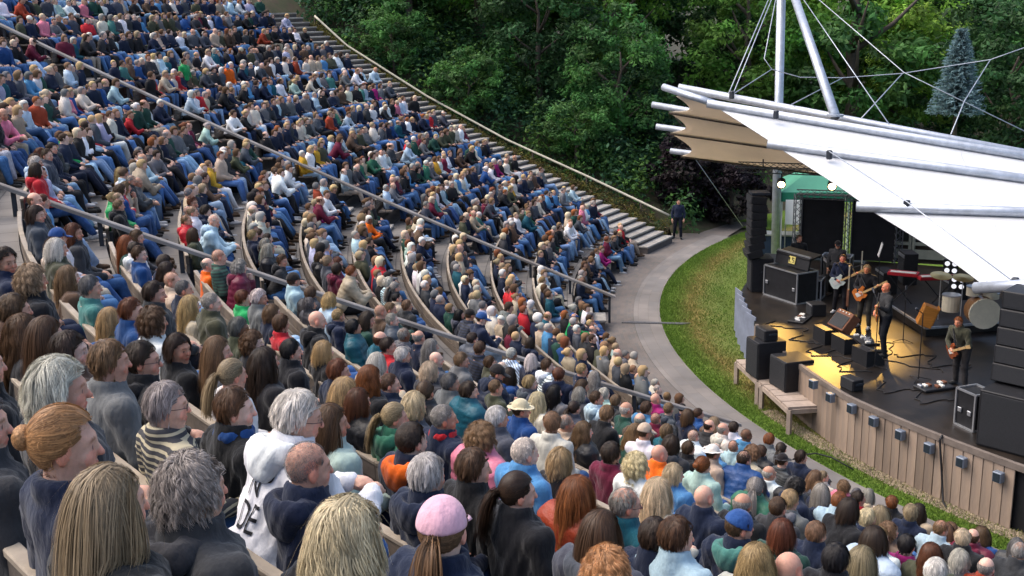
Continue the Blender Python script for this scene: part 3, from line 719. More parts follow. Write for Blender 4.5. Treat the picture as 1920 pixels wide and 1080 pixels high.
def ball_locks(c, r, n, wid):   # a bun
    V = []; F = []; C = []
    for _ in range(n):
        a = rng.normal(size=3); a /= np.linalg.norm(a); b_ = np.cross(a, rng.normal(size=3)); b_ /= np.linalg.norm(b_); n0 = len(V); sh = rng.uniform(0.6, 1.35)
        for s in range(7):
            t = s*0.42; p = a*math.cos(t)+b_*math.sin(t); q = np.array(c)+p*r*np.array([1, .8, .9])*(1+0.06*rng.normal()*0.3); sd = np.cross(a, b_)*wid; V += [q-sd, q+sd]; C += [(sh,)*3]*2
        for s in range(6): x = n0+2*s; F.append((x, x+1, x+3, x+2))
    return V, F, C
HAIR = {}
def fly(L, vol, n=90): return locks('x', n, 7, L*0.85, 0.0005, vol=vol*0.9, grav=0.42, nz=0.2, clump=0.0, curl=0.006, cfreq=1.0)
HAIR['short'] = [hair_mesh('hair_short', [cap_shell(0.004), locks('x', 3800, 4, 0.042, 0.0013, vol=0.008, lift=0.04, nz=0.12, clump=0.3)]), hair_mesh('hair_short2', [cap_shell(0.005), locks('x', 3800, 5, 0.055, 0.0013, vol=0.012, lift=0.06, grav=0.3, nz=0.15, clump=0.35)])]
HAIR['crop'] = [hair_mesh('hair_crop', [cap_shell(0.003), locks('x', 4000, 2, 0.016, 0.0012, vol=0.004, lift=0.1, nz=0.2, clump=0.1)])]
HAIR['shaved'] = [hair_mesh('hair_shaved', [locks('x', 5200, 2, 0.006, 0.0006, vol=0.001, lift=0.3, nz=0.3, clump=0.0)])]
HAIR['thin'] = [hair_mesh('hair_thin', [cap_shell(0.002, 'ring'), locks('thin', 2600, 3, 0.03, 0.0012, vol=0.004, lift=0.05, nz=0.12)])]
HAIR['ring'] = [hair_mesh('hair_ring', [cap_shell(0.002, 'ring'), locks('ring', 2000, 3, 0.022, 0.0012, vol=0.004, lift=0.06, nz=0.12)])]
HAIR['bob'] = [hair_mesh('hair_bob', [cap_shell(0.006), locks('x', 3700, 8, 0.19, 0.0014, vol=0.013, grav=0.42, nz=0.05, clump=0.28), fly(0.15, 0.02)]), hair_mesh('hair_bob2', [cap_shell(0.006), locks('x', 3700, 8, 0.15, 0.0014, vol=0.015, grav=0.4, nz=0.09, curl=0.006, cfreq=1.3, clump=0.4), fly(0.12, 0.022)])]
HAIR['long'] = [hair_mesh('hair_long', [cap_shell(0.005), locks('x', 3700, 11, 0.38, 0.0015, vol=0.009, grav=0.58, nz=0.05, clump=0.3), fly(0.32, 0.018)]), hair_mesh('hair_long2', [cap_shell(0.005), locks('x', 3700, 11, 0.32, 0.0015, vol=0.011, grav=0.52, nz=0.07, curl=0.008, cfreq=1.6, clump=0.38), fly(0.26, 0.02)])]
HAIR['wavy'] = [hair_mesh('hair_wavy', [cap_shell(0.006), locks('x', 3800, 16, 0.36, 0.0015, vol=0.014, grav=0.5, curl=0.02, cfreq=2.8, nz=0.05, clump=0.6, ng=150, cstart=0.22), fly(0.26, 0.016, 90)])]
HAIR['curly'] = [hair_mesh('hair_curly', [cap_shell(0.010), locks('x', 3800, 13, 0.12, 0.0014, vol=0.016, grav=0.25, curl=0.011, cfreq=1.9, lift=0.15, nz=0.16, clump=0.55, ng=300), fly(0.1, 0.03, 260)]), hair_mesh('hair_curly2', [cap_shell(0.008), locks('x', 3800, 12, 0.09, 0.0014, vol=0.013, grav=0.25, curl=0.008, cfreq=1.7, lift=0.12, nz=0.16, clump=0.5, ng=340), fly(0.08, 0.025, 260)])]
def tail_locks(c, n, L, seg=8, wid=0.0028):
    V = []; F = []; C = []
    for _ in range(n):
        p = np.array(c)+rng.normal(size=3)*0.01; d = np.array([0, -0.7, 0.1])+rng.normal(size=3)*0.22; n0 = len(V); sh = rng.uniform(0.6, 1.35); st = L*rng.uniform(0.7, 1.1)/seg
        for s in range(seg+1):
            sd = np.cross(d, np.array([0, -1, 0.2])+rng.normal(size=3)*0.2); sd /= max(1e-5, np.linalg.norm(sd)); ww = wid*(1-0.6*s/seg); V += [p-sd*ww, p+sd*ww]; C += [(sh,)*3]*2
            d = d*0.72+np.array([0, -0.02, -0.5]); d /= np.linalg.norm(d); p = p+d*st
            if p[2] < -0.14 and p[1] > -0.15: p[1] -= 0.015
        for s in range(seg): x = n0+2*s; F.append((x, x+1, x+3, x+2))
    return V, F, C
gp = np.array([0, -0.125, 0.02])
HAIR['pony'] = [hair_mesh('hair_pony', [cap_shell(0.008), locks('x', 2600, 7, 0.2, 0.0015, vol=0.006, gather=gp, nz=0.05, clump=0.2), tail_locks(gp, 500, 0.3)])]
HAIR['bun'] = [hair_mesh('hair_bun', [cap_shell(0.010), locks('x', 2800, 8, 0.2, 0.0015, vol=0.012, gather=np.array([0, -0.115, 0.035]), nz=0.1, clump=0.3), ball_locks((0, -0.13, 0.035), 0.042, 420, 0.0026), fly(0.05, 0.012, 200)])]
V_, Q_ = mesh_of(lambda P: np.maximum(ell(P, CRC+np.array([0, 0, 0.004]), CRR+np.array([0.013, 0.013, 0.016]))+0.0016*np.sin(np.arctan2(P[..., 0], P[..., 1]+0.012)*40), -(P[..., 2]+0.012+0.35*(P[..., 1]-0.02)-0.03)), (-0.11, -0.14, -0.06), (0.11, 0.12, 0.15), 0.011)
me = np_mesh('beanie_mesh', V_, Q_); HAIR['beanie'] = [me]
V_, Q_ = mesh_of(lambda P: np.minimum(np.maximum(ell(P, CRC+np.array([0, 0, 0.002]), CRR+np.array([0.012, 0.014, 0.016])), -(P[..., 2]-0.028)), np.maximum(np.maximum(ell(P, (0, 0.10, 0.028), (0.078, 0.095, 0.5)), np.abs(P[..., 2]-0.034+((P[..., 0]/0.08)**2)*0.014+(P[..., 1]-0.08)*0.22)-0.005), 0.06-P[..., 1])), (-0.11, -0.14, 0.0), (0.11, 0.21, 0.15), 0.009)
HAIR['cap'] = [np_mesh('cap_mesh', V_, Q_)]
V_, Q_ = mesh_of(lambda P: np.minimum(np.maximum(ell(P, CRC+np.array([0, 0, 0.0]), CRR+np.array([0.012, 0.014, 0.02])), -(P[..., 2]-0.04)), np.maximum(ell(P, (0, -0.005, 0.045), (0.15, 0.165, 0.5)), np.abs(P[..., 2]-0.045-((P[..., 0]/0.15)**2)*0.02)-0.005)), (-0.17, -0.19, 0.0), (0.17, 0.19, 0.16), 0.011)
HAIR['hat'] = [np_mesh('hat_mesh', V_, Q_)]
def hood_f(P):
    d = ell(P, (0, -0.055, 0.0), (0.135, 0.095, 0.072)); d = np.minimum(d, ell(P, (0, -0.10, -0.055), (0.095, 0.05, 0.09)))
    d = smin(d, ell(P, (0, -0.09, -0.02), (0.12, 0.06, 0.07)), 0.03); d = np.maximum(d, -(np.hypot(P[..., 0], P[..., 1]-0.02)-0.078)); d = -smin(-d, ell(P, (0, -0.075, 0.07), (0.085, 0.045, 0.055)), 0.02)
    return d+folds(P*1.2, 0.005)
V_, Q_ = mesh_of(hood_f, (-0.18, -0.2, -0.18), (0.18, 0.08, 0.12), 0.012)
HOOD = np_mesh('hood_mesh', V_, Q_)
def scarf_f(P):
    r = np.sqrt((np.hypot(P[..., 0], P[..., 1]*1.05)-0.082)**2+((P[..., 2]-0.0)/1.5)**2)-0.028; return r+folds(P*1.6, 0.006)
V_, Q_ = mesh_of(scarf_f, (-0.15, -0.15, -0.08), (0.15, 0.15, 0.08), 0.013); SCARF = np_mesh('scarf_mesh', V_, Q_)
def glasses_mesh():
    mb = MB()
    for s in (-1, 1):
        mb.tube([(s*0.033+0.021*math.cos(a), 0.103, 0.010+0.016*math.sin(a)) for a in np.linspace(0, 2*math.pi, 11)], 0.0015, 5); mb.tube([(s*0.055, 0.101, 0.014), (s*0.078, 0.06, 0.014), (s*0.083, -0.005, 0.010)], 0.0015, 5)
    mb.tube([(-0.012, 0.104, 0.012), (0.012, 0.104, 0.012)], 0.0015, 5); return mb.mesh('glasses_mesh')
GLASSES = glasses_mesh()
mk('skin', (1, 1, 1), 0.5, 0.1, 45, 0.12, 160, objcol=True, attr=True, spec=0.35, sss=0.15)
mk('hair', (1, 1, 1), 0.48, 0.12, 40, objcol=True, attr=True, spec=0.4, trans=0.28)
mk('cloth', (1, 1, 1), 0.85, 0.2, 7, 0.55, 16, objcol=True, spec=0.2, sheen=0.15, stretch=(1.7, 1.7, 0.8))
mk('shell_cloth', (1, 1, 1), 0.5, 0.2, 9, 0.5, 22, objcol=True, spec=0.35)
mk('denim', (1, 1, 1), 0.85, 0.3, 12, 0.2, 150, objcol=True, spec=0.2)
for l in HAIR.values():
    for me in l: me.materials.append(MT['hair'] if me.name.startswith('hair_') else MT['cloth'])
HOOD.materials.append(MT['cloth']); SCARF.materials.append(MT['cloth']); GLASSES.materials.append(MT['black'])
def stripe_nodes(N, L, b):
    tc = N.new('ShaderNodeTexCoord'); wv = N.new('ShaderNodeTexWave'); wv.bands_direction = 'Z'; wv.inputs['Scale'].default_value = 9.5; wv.inputs['Distortion'].default_value = 0.4
    L.new(tc.outputs['Object'], wv.inputs[0]); cr = N.new('ShaderNodeValToRGB'); cr.color_ramp.elements[0].position = 0.6; cr.color_ramp.elements[0].color = (0.04, 0.04, 0.045, 1); cr.color_ramp.elements[1].position = 0.7; cr.color_ramp.elements[1].color = (0.42, 0.37, 0.25, 1)
    L.new(wv.outputs[0], cr.inputs[0]); L.new(cr.outputs[0], b.inputs['Base Color']); b.inputs['Roughness'].default_value = 0.9
uvmat('striped_knit', stripe_nodes)
def pat_nodes(scale, axis, lo, hi):
    def f(N, L, b):
        tc = N.new('ShaderNodeTexCoord'); oi = N.new('ShaderNodeObjectInfo'); wv = N.new('ShaderNodeTexWave'); wv.bands_direction = axis; wv.inputs['Scale'].default_value = scale; wv.inputs['Distortion'].default_value = 0.15; wv.inputs['Detail Scale'].default_value = 2
        L.new(tc.outputs['Object'], wv.inputs[0]); mr = N.new('ShaderNodeMapRange'); mr.inputs[1].default_value = 0.4; mr.inputs[2].default_value = 0.6; mr.inputs[3].default_value = lo; mr.inputs[4].default_value = hi; L.new(wv.outputs[0], mr.inputs[0])
        vm = N.new('ShaderNodeVectorMath'); vm.operation = 'SCALE'; L.new(oi.outputs['Color'], vm.inputs[0]); L.new(mr.outputs[0], vm.inputs['Scale']); ad = N.new('ShaderNodeVectorMath'); ad.operation = 'ADD'; ad.inputs[1].default_value = (0.02, 0.02, 0.02); L.new(vm.outputs[0], ad.inputs[0]); L.new(ad.outputs[0], b.inputs['Base Color']); b.inputs['Roughness'].default_value = 0.9
    return f
uvmat('banded_cloth', pat_nodes(7.0, 'Z', 0.35, 1.5)); uvmat('checked_cloth', pat_nodes(9.0, 'DIAGONAL', 0.5, 1.6))

POSES = {}; BVQ = {}; SHOE = {}; BODY = {}; JACK = {}; TROU = {}
def bounds(p):
    pts_ = np.array([p.hip, p.neck, *p.sh, *p.el, *p.wr]); return pts_.min(0)-0.17, pts_.max(0)+0.17
VAR = [('lap', 0.0), ('lap', -0.5), ('lap', 0.55), ('lap2', 0.2), ('lap2', -0.25), ('knees', 0.1), ('knees', -0.5), ('crossed', -0.15), ('crossed', 0.4), ('chin', 0.15), ('lap', -1.1), ('guitar', 0.0), ('bent', 0.1), ('idle', 0.3)]
for kind, yaw in VAR:
    p = make_pose(kind, yaw, 0.08); POSES[(kind, yaw)] = p
    V_, Q_, c_ = mesh_body(p); me = np_mesh('body_%s' % kind, V_, Q_, c_); me.materials.append(MT['skin']); BODY[(kind, yaw)] = me; BVQ[(kind, yaw)] = (V_, Q_, c_)
    if kind not in JACK:
        JACK[kind] = {}; lo, hi = bounds(p)
        for st in (('jumper', 'jacket', 'puffer') if kind not in ('guitar', 'bent', 'idle') else ('jumper',)):
            V_, Q_ = mesh_of(lambda P: jacket_sdf(P, p, st), lo, hi, 0.023); me = np_mesh('%s_%s' % (st, kind), V_, Q_); JACK[kind][st] = me
            me.materials.append(MT['shell_cloth' if st == 'puffer' else 'cloth'])
        lp = np.array([p.hip, *p.kn, *p.an, *p.to])
        V_, Q_ = mesh_of(lambda P: trouser_sdf(P, p), lp.min(0)-0.2, lp.max(0)+0.16, 0.03)
        V2, Q2 = mesh_of(lambda P: shoe_sdf(P, p), np.array([*p.an, *p.to]).min(0)-0.12, np.array([*p.an, *p.to]).max(0)+0.1, 0.024)
        me = np_mesh('trousers_%s' % kind, V_, Q_); me.materials.append(MT['denim']); m2 = np_mesh('shoes_%s' % kind, V2, Q2); m2.materials.append(MT['cloth']); TROU[kind] = (me, m2); SHOE[kind] = []
        for i in (0, 1):
            V2, Q2 = mesh_of(lambda P: shoe_sdf(P, p, (i,)), np.minimum(p.an[i], p.to[i])-0.11, np.maximum(p.an[i], p.to[i])+0.1, 0.02); m3 = np_mesh('shoe_%s' % kind, V2, Q2); m3.materials.append(MT['cloth']); SHOE[kind].append(m3)
# ------------------------------------------------------------------ the audience
HC = {'white': (0.64, 0.595, 0.535), 'grey': (0.33, 0.30, 0.27), 'dark grey': (0.13, 0.125, 0.125), 'light blonde': (0.62, 0.50, 0.33), 'blonde': (0.45, 0.31, 0.15), 'ash blonde': (0.34, 0.25, 0.15),
      'strawberry blonde': (0.50, 0.26, 0.115), 'light brown': (0.21, 0.125, 0.065), 'brown': (0.105, 0.056, 0.028), 'dark brown': (0.045, 0.026, 0.016), 'black': (0.015, 0.012, 0.012), 'ginger': (0.26, 0.085, 0.025), 'auburn': (0.15, 0.05, 0.022),
      'pink': (0.62, 0.36, 0.46), 'blue': (0.02, 0.07, 0.22), 'beige': (0.5, 0.4, 0.28)}
GC = {'navy': (0.008, 0.014, 0.036), 'black': (0.010, 0.010, 0.012), 'charcoal': (0.035, 0.036, 0.04), 'grey': (0.13, 0.132, 0.137), 'slate': (0.055, 0.062, 0.078), 'olive': (0.055, 0.058, 0.034), 'dark green': (0.012, 0.05, 0.036), 'green': (0.03, 0.135, 0.08),
      'bright green': (0.015, 0.30, 0.085), 'teal': (0.008, 0.08, 0.115), 'sea green': (0.05, 0.17, 0.15), 'blue': (0.012, 0.055, 0.19), 'sky blue': (0.07, 0.22, 0.42), 'pale blue': (0.38, 0.50, 0.58), 'white': (0.70, 0.70, 0.71), 'cream': (0.58, 0.53, 0.44), 'beige': (0.40, 0.32, 0.23), 'brown': (0.095, 0.055, 0.035),
      'red': (0.42, 0.014, 0.022), 'burgundy': (0.115, 0.008, 0.028), 'rust': (0.27, 0.038, 0.014), 'orange': (0.75, 0.13, 0.008), 'pink': (0.60, 0.17, 0.24), 'magenta': (0.28, 0.012, 0.12), 'mustard': (0.5, 0.27, 0.025), 'mint': (0.36, 0.50, 0.44), 'lilac': (0.36, 0.36, 0.50)}
JN = [((0.07, 0.16, 0.34), 6), ((0.035, 0.085, 0.21), 5), ((0.19, 0.31, 0.48), 4), ((0.012, 0.018, 0.04), 4), ((0.012, 0.012, 0.014), 3), ((0.36, 0.31, 0.24), 1), ((0.30, 0.42, 0.55), 1.5), ((0.6, 0.6, 0.6), 0.5)]
STY = {'short': 'short {} hair', 'crop': 'cropped {} hair', 'thin': 'thinning {} hair', 'ring': 'a bald crown and {} fringe', 'bob': 'a {} bob', 'long': 'long straight {} hair', 'wavy': 'long wavy {} hair', 'curly': 'curly {} hair', 'pony': 'a {} ponytail', 'bun': 'a {} bun',
       'bald': 'a bald head', 'shaved': 'a shaved {} head', 'cap': 'a {} baseball cap', 'beanie': 'a {} knitted beanie', 'hat': 'a {} brimmed hat'}
def wch(items): return random.choices([i[0] for i in items], [i[1] for i in items])[0]
SKIN = [((0.64, 0.38, 0.28), 5), ((0.58, 0.32, 0.23), 5), ((0.70, 0.46, 0.36), 3), ((0.50, 0.27, 0.18), 2), ((0.22, 0.11, 0.065), 0.4)]
def rnd_look():
    hs = wch([('short', 24), ('crop', 10), ('thin', 7), ('ring', 6), ('bald', 2.5), ('shaved', 3), ('bob', 15), ('long', 14), ('wavy', 7), ('curly', 5), ('pony', 6), ('bun', 2), ('beanie', 0.7), ('cap', 1.2), ('hat', 0.5)])
    hc = wch([('grey', 13), ('white', 9), ('dark grey', 8), ('light brown', 14), ('brown', 20), ('dark brown', 14), ('black', 4), ('blonde', 12), ('ash blonde', 8), ('light blonde', 6), ('ginger', 3), ('auburn', 4)])
    if hs in ('thin', 'ring', 'shaved') and hc in ('light blonde', 'ginger', 'auburn', 'black'): hc = 'grey'
    if hs in ('beanie', 'cap', 'hat'): hc = wch([('blue', 2), ('beige', 2), ('black', 3), ('white', 1)])
    st = wch([('jumper', 5), ('jacket', 6), ('puffer', 2.2)])
    gc = wch([('navy', 24), ('black', 15), ('charcoal', 11), ('slate', 7), ('grey', 8), ('olive', 6), ('dark green', 5), ('green', 1.2), ('teal', 2.5), ('sea green', 1), ('blue', 4), ('sky blue', 2.5), ('pale blue', 8), ('white', 10), ('cream', 6), ('beige', 5), ('brown', 4), ('red', 2.5), ('burgundy', 4), ('rust', 0.7), ('pink', 1.4), ('orange', 0.25), ('mustard', 0.6), ('bright green', 0.35), ('mint', 1.2), ('lilac', 1.5), ('magenta', 0.8)])
    return dict(hair=hs, hc=hc, st=st, gc=gc, hood=(random.random() < 0.25), skin=wch(SKIN), jn=wch(JN), shoe=random.choice([(0.02, 0.02, 0.02), (0.5, 0.5, 0.5), (0.08, 0.05, 0.03)]))
def jit(c, a=0.15): f = 1+random.uniform(-a, a); return tuple(min(1, x*f*(1+random.uniform(-0.05, 0.05))) for x in c)
GROUP = 'seated audience'
def xf(p, loc=None, s=HS, rot=None):
    M = Matrix.Identity(4); A = p.HM if rot is None else rot; c = p.hc if loc is None else loc
    for a in range(3):
        for b_ in range(3): M[a][b_] = A[a][b_]*s*(0.93 if (b_ == 1 and rot is None) else 1.0)
        M[a][3] = c[a]
    return M
def build_person(loc, rz, key, L, sc=1.0, wide=1.0, still=False):
    p = POSES[key]; kind = key[0]
    o = mobj('person', BODY[key]); o.location = loc; o.rotation_euler = (0, 0, rz); o.scale = (sc*wide, sc*wide, sc); o.rotation_euler = (random.gauss(0, 0.035), random.gauss(0, 0.04), rz) if kind not in ('guitar', 'bent', 'idle') and not still else (0, 0, rz); o.color = (*L['skin'], 1)
    if L['hair'] != 'bald':
        hl = HAIR[L['hair']]; h = mobj('hair' if L['hair'] not in ('cap', 'beanie', 'hat') else L['hair'], random.choice(hl), o); h.matrix_local = xf(p, s=HS*random.uniform(0.98, 1.05)); h.color = (*jit(HC[L['hc']]), 1)
        if L['hair'] in ('cap', 'hat', 'beanie'):
            h2 = mobj('hair', HAIR[L.get('under', 'crop')][0], o); h2.matrix_local = xf(p, s=HS*0.985); h2.color = (*jit(HC[L.get('uc', 'brown')]), 1)
    if not L.get('garm') and L['st'] == 'jumper' and random.random() < 0.14 and not still: L['garm_'] = random.choice(['banded_cloth', 'checked_cloth'])
    if L.get('garm'): me = JACK[kind][L['st']].copy(); me.materials.clear(); me.materials.append(MT[L['garm']]); j = mobj(L['st'], me, o)
    else: j = mobj({'puffer': 'padded_jacket'}.get(L['st'], L['st']), JACK[kind][L['st']], o)
    if L.get('garm_'): j.data = j.data.copy(); j.data.materials.clear(); j.data.materials.append(MT[L['garm_']])
    gcol = GC[L['gc']]; j.color = (*jit(gcol, 0.1), 1)
    if L.get('hood'):
        hd = mobj('hood', HOOD, o); M = xf(p, p.neck+np.array([0, 0.0, 0.015]), 1.0, rotm(0, p.lean)); hd.matrix_local = M; hd.color = (*jit(GC[L.get('hoodc', L['gc'])], 0.1), 1)
    if L.get('scarf'):
        sc_ = mobj('scarf', SCARF, o); sc_.matrix_local = xf(p, p.neck+np.array([0, 0.02, 0.035]), 1.0, rotm(0, p.lean)); sc_.color = (*GC[L['scarf']], 1)
    if L.get('glasses'): gl = mobj('glasses', GLASSES, o); gl.matrix_local = xf(p)
    t, s_ = TROU[kind]; tr = mobj('trousers', t, o); tr.color = (*jit(L['jn'], 0.25), 1)
    for m_ in SHOE[kind]: sh_ = mobj('shoe', m_, o); sh_.color = (*L['shoe'], 1)
    return o
# the people one can pick out: head position in the photograph, hair, garment, turn of the head
HERO = [
 (112, 733, 'bob', 'white', 'jacket', 'charcoal', 'lap', -0.5, {'jn': (0.05, 0.12, 0.3), 'k': 13, 'd': 3.9}), (122, 838, 'bun', 'strawberry blonde', 'jumper', 'navy', 'lap', -0.5, {'k': 13, 'd': 3.1}), (205, 955, 'long', 'ash blonde', 'jacket', 'black', 'lap', 0.0, {'k': 13, 'd': 2.75}),
 (362, 925, 'curly', 'grey', 'jacket', 'charcoal', 'lap', 0.0, {'k': 13, 'hood': True, 'd': 3.1}), (655, 1015, 'wavy', 'light blonde', 'jacket', 'black', 'lap', 0.0, {'k': 13, 'd': 2.9}), (832, 1000, 'cap', 'pink', 'jacket', 'navy', 'lap', 0.55, {'under': 'pony', 'uc': 'light brown', 'k': 12, 'd': 3.6}),
 (556, 785, 'short', 'white', 'jacket', 'white', 'knees', -0.5, {'hood': True, 'glasses': True, 'text': True, 'k': 12, 'd': 4.5}), (578, 880, 'shaved', 'dark grey', 'jacket', 'navy', 'lap2', -0.25, {'hood': True, 'k': 12, 'd': 4.3}), (318, 762, 'short', 'grey', 'jumper', 'beige', 'lap', -0.5, {'garm': 'striped_knit', 'glasses': True}),
 (440, 770, 'short', 'brown', 'jacket', 'black', 'lap', -0.5, {'scarf': 'blue'}), (268, 678, 'short', 'dark brown', 'jacket', 'black', 'lap', -0.5, {'hood': True, 'glasses': True}), (208, 680, 'short', 'light brown', 'jumper', 'grey', 'lap2', -0.25, {}),
 (336, 655, 'bob', 'dark brown', 'jumper', 'black', 'lap', -1.1, {}), (412, 660, 'long', 'light brown', 'jumper', 'slate', 'lap', -0.5, {}), (437, 705, 'pony', 'ash blonde', 'jumper', 'white', 'lap', 0.0, {}), (500, 680, 'long', 'dark brown', 'jumper', 'black', 'lap', 0.0, {}),
 (548, 660, 'short', 'black', 'jacket', 'black', 'lap2', -0.25, {}), (247, 585, 'short', 'auburn', 'jacket', 'blue', 'lap', -0.5, {}), (292, 605, 'curly', 'brown', 'jumper', 'white', 'lap', 0.0, {}), (208, 600, 'long', 'blonde', 'jumper', 'olive', 'lap', 0.0, {}),
 (172, 540, 'short', 'dark grey', 'jumper', 'sea green', 'lap2', -0.25, {}), (358, 575, 'long', 'blonde', 'jumper', 'beige', 'lap', 0.0, {}), (397, 570, 'crop', 'grey', 'jacket', 'olive', 'lap2', -0.25, {}), (130, 520, 'long', 'light brown', 'jacket', 'brown', 'lap', 0.0, {}),
 (62, 528, 'curly', 'ash blonde', 'jacket', 'black', 'lap', 0.0, {}), (28, 585, 'short', 'brown', 'jacket', 'brown', 'lap', 0.0, {}), (48, 625, 'wavy', 'brown', 'jacket', 'black', 'lap', -0.5, {}), (88, 632, 'long', 'brown', 'jumper', 'lilac', 'lap', 0.0, {}),
 (135, 660, 'wavy', 'dark brown', 'jacket', 'brown', 'lap', -0.5, {}), (12, 492, 'short', 'dark brown', 'jacket', 'navy', 'lap', -1.1, {}), (68, 405, 'bob', 'dark brown', 'jacket', 'slate', 'lap', -0.5, {}), (140, 438, 'wavy', 'auburn', 'jacket', 'charcoal', 'lap', -0.5, {}), (107, 468, 'bob', 'white', 'jacket', 'olive', 'lap', 0.0, {}),
 (238, 458, 'long', 'ginger', 'jacket', 'dark green', 'lap', -0.5, {}), (262, 478, 'short', 'brown', 'jumper', 'blue', 'lap', -0.5, {}), (390, 498, 'ring', 'grey', 'jumper', 'orange', 'lap2', -0.25, {}), (290, 552, 'short', 'dark brown', 'jacket', 'charcoal', 'lap', -0.5, {}), (345, 545, 'crop', 'dark grey', 'jacket', 'navy', 'lap2', -0.25, {}),
 (457, 560, 'short', 'auburn', 'jumper', 'bright green', 'lap', 0.0, {}), (488, 560, 'short', 'white', 'jacket', 'grey', 'lap', -0.5, {}), (513, 588, 'bob', 'light brown', 'jacket', 'navy', 'lap', 0.0, {}), (530, 608, 'short', 'brown', 'jumper', 'red', 'lap2', 0.2, {}), (450, 618, 'short', 'dark grey', 'jacket', 'olive', 'lap', -0.5, {}), (476, 645, 'curly', 'brown', 'jacket', 'charcoal', 'lap', -0.5, {}),
 (610, 660, 'bob', 'blonde', 'jacket', 'black', 'lap', 0.0, {}), (636, 698, 'short', 'auburn', 'jacket', 'navy', 'lap', -0.5, {}), (694, 712, 'wavy', 'ginger', 'jacket', 'black', 'lap', 0.0, {}), (650, 735, 'long', 'blonde', 'jacket', 'navy', 'lap', 0.0, {}), (676, 755, 'bob', 'auburn', 'puffer', 'black', 'lap', 0.0, {}), (731, 722, 'crop', 'brown', 'jacket', 'navy', 'lap', -0.5, {}),
 (728, 650, 'short', 'dark brown', 'jumper', 'red', 'lap', -0.5, {}), (757, 668, 'short', 'white', 'jacket', 'navy', 'lap2', -0.25, {}), (818, 675, 'bald', '', 'jumper', 'slate', 'lap', -0.5, {}), (808, 698, 'bob', 'light blonde', 'jacket', 'charcoal', 'lap', 0.0, {}), (845, 720, 'short', 'dark grey', 'jacket', 'grey', 'lap', -0.5, {}), (780, 762, 'bob', 'light blonde', 'jumper', 'slate', 'lap', 0.0, {}),
 (740, 785, 'pony', 'ash blonde', 'jacket', 'green', 'lap', -0.5, {'hood': True}), (775, 828, 'crop', 'dark brown', 'jacket', 'navy', 'lap', 0.0, {'hood': True, 'hoodc': 'orange'}), (832, 787, 'crop', 'grey', 'jacket', 'navy', 'lap', -0.5, {'scarf': 'red'}), (905, 822, 'curly', 'light brown', 'puffer', 'pink', 'lap', 0.0, {}),
 (893, 878, 'short', 'brown', 'jacket', 'black', 'lap', -0.5, {}), (808, 892, 'short', 'white', 'jacket', 'navy', 'lap', 0.0, {'hood': True}), (985, 852, 'crop', 'white', 'jacket', 'sky blue', 'lap2', -0.25, {}), (972, 925, 'pony', 'dark brown', 'jacket', 'black', 'lap', -0.5, {}), (1052, 868, 'bob', 'blonde', 'jacket', 'black', 'lap', 0.0, {}),
 (1090, 925, 'long', 'ginger', 'puffer', 'rust', 'lap', 0.0, {}), (1172, 948, 'thin', 'grey', 'jacket', 'teal', 'lap', -0.5, {'glasses': True}), (1130, 1000, 'long', 'brown', 'jacket', 'slate', 'lap', 0.0, {'hood': True}), (1150, 1070, 'curly', 'strawberry blonde', 'jacket', 'charcoal', 'lap', 0.0, {}), (1230, 1008, 'short', 'dark brown', 'jacket', 'navy', 'lap2', -0.25, {}),
 (1275, 1005, 'short', 'brown', 'jacket', 'pale blue', 'lap', -0.5, {}), (1385, 990, 'beanie', 'blue', 'jacket', 'navy', 'lap', -0.5, {'hood': True, 'hoodc': 'sea green'}), (1320, 935, 'bald', '', 'jacket', 'navy', 'lap', 0.0, {}), (1397, 945, 'ring', 'grey', 'jacket', 'black', 'lap', 0.0, {}), (1198, 872, 'curly', 'light blonde', 'jumper', 'white', 'lap', 0.0, {}),
 (1150, 850, 'short', 'dark brown', 'jumper', 'burgundy', 'lap', 0.0, {}), (1240, 852, 'bald', '', 'jacket', 'orange', 'lap2', -0.25, {}), (1235, 925, 'long', 'light blonde', 'jumper', 'cream', 'lap', 0.0, {}), (1266, 890, 'bob', 'light blonde', 'jacket', 'sky blue', 'lap', -0.5, {}), (1318, 875, 'bun', 'ginger', 'jacket', 'mint', 'lap', 0.0, {}),
 (1463, 952, 'crop', 'brown', 'jacket', 'charcoal', 'lap', 0.0, {}), (1468, 1000, 'bob', 'auburn', 'jacket', 'dark green', 'lap', 0.0, {}), (1533, 1000, 'short', 'light brown', 'jacket', 'navy', 'lap2', -0.25, {}), (1570, 1050, 'short', 'black', 'jacket', 'black', 'lap', 0.0, {}), (1425, 1055, 'wavy', 'blonde', 'jacket', 'cream', 'lap', 0.0, {}),
 (1482, 1070, 'bald', '', 'jacket', 'navy', 'lap', 0.0, {}), (1622, 1050, 'long', 'ash blonde', 'jacket', 'grey', 'lap', 0.0, {}), (1650, 1008, 'wavy', 'blonde', 'jumper', 'white', 'lap', -0.5, {}), (1702, 1022, 'short', 'black', 'jumper', 'magenta', 'lap', 0.0, {}), (1747, 1040, 'wavy', 'auburn', 'jacket', 'olive', 'lap', 0.0, {}),
 (1610, 935, 'short', 'dark brown', 'jumper', 'red', 'lap', -0.5, {}), (978, 770, 'hat', 'beige', 'jacket', 'blue', 'lap', -0.5, {}), (1010, 752, 'long', 'light blonde', 'jumper', 'cream', 'lap', 0.0, {}), (935, 785, 'short', 'white', 'jacket', 'slate', 'lap2', -0.25, {}), (880, 735, 'short', 'dark brown', 'puffer', 'teal', 'lap', -0.5, {}), (620, 795, 'long', 'brown', 'jacket', 'mint', 'lap', -0.5, {}),
 (-42, 800, 'short', 'dark grey', 'jacket', 'charcoal', 'lap', -0.5, {'k': 13, 'd': 3.6}), (-35, 690, 'bob', 'brown', 'jacket', 'black', 'lap', 0.0, {'k': 13, 'd': 4.6}),
]
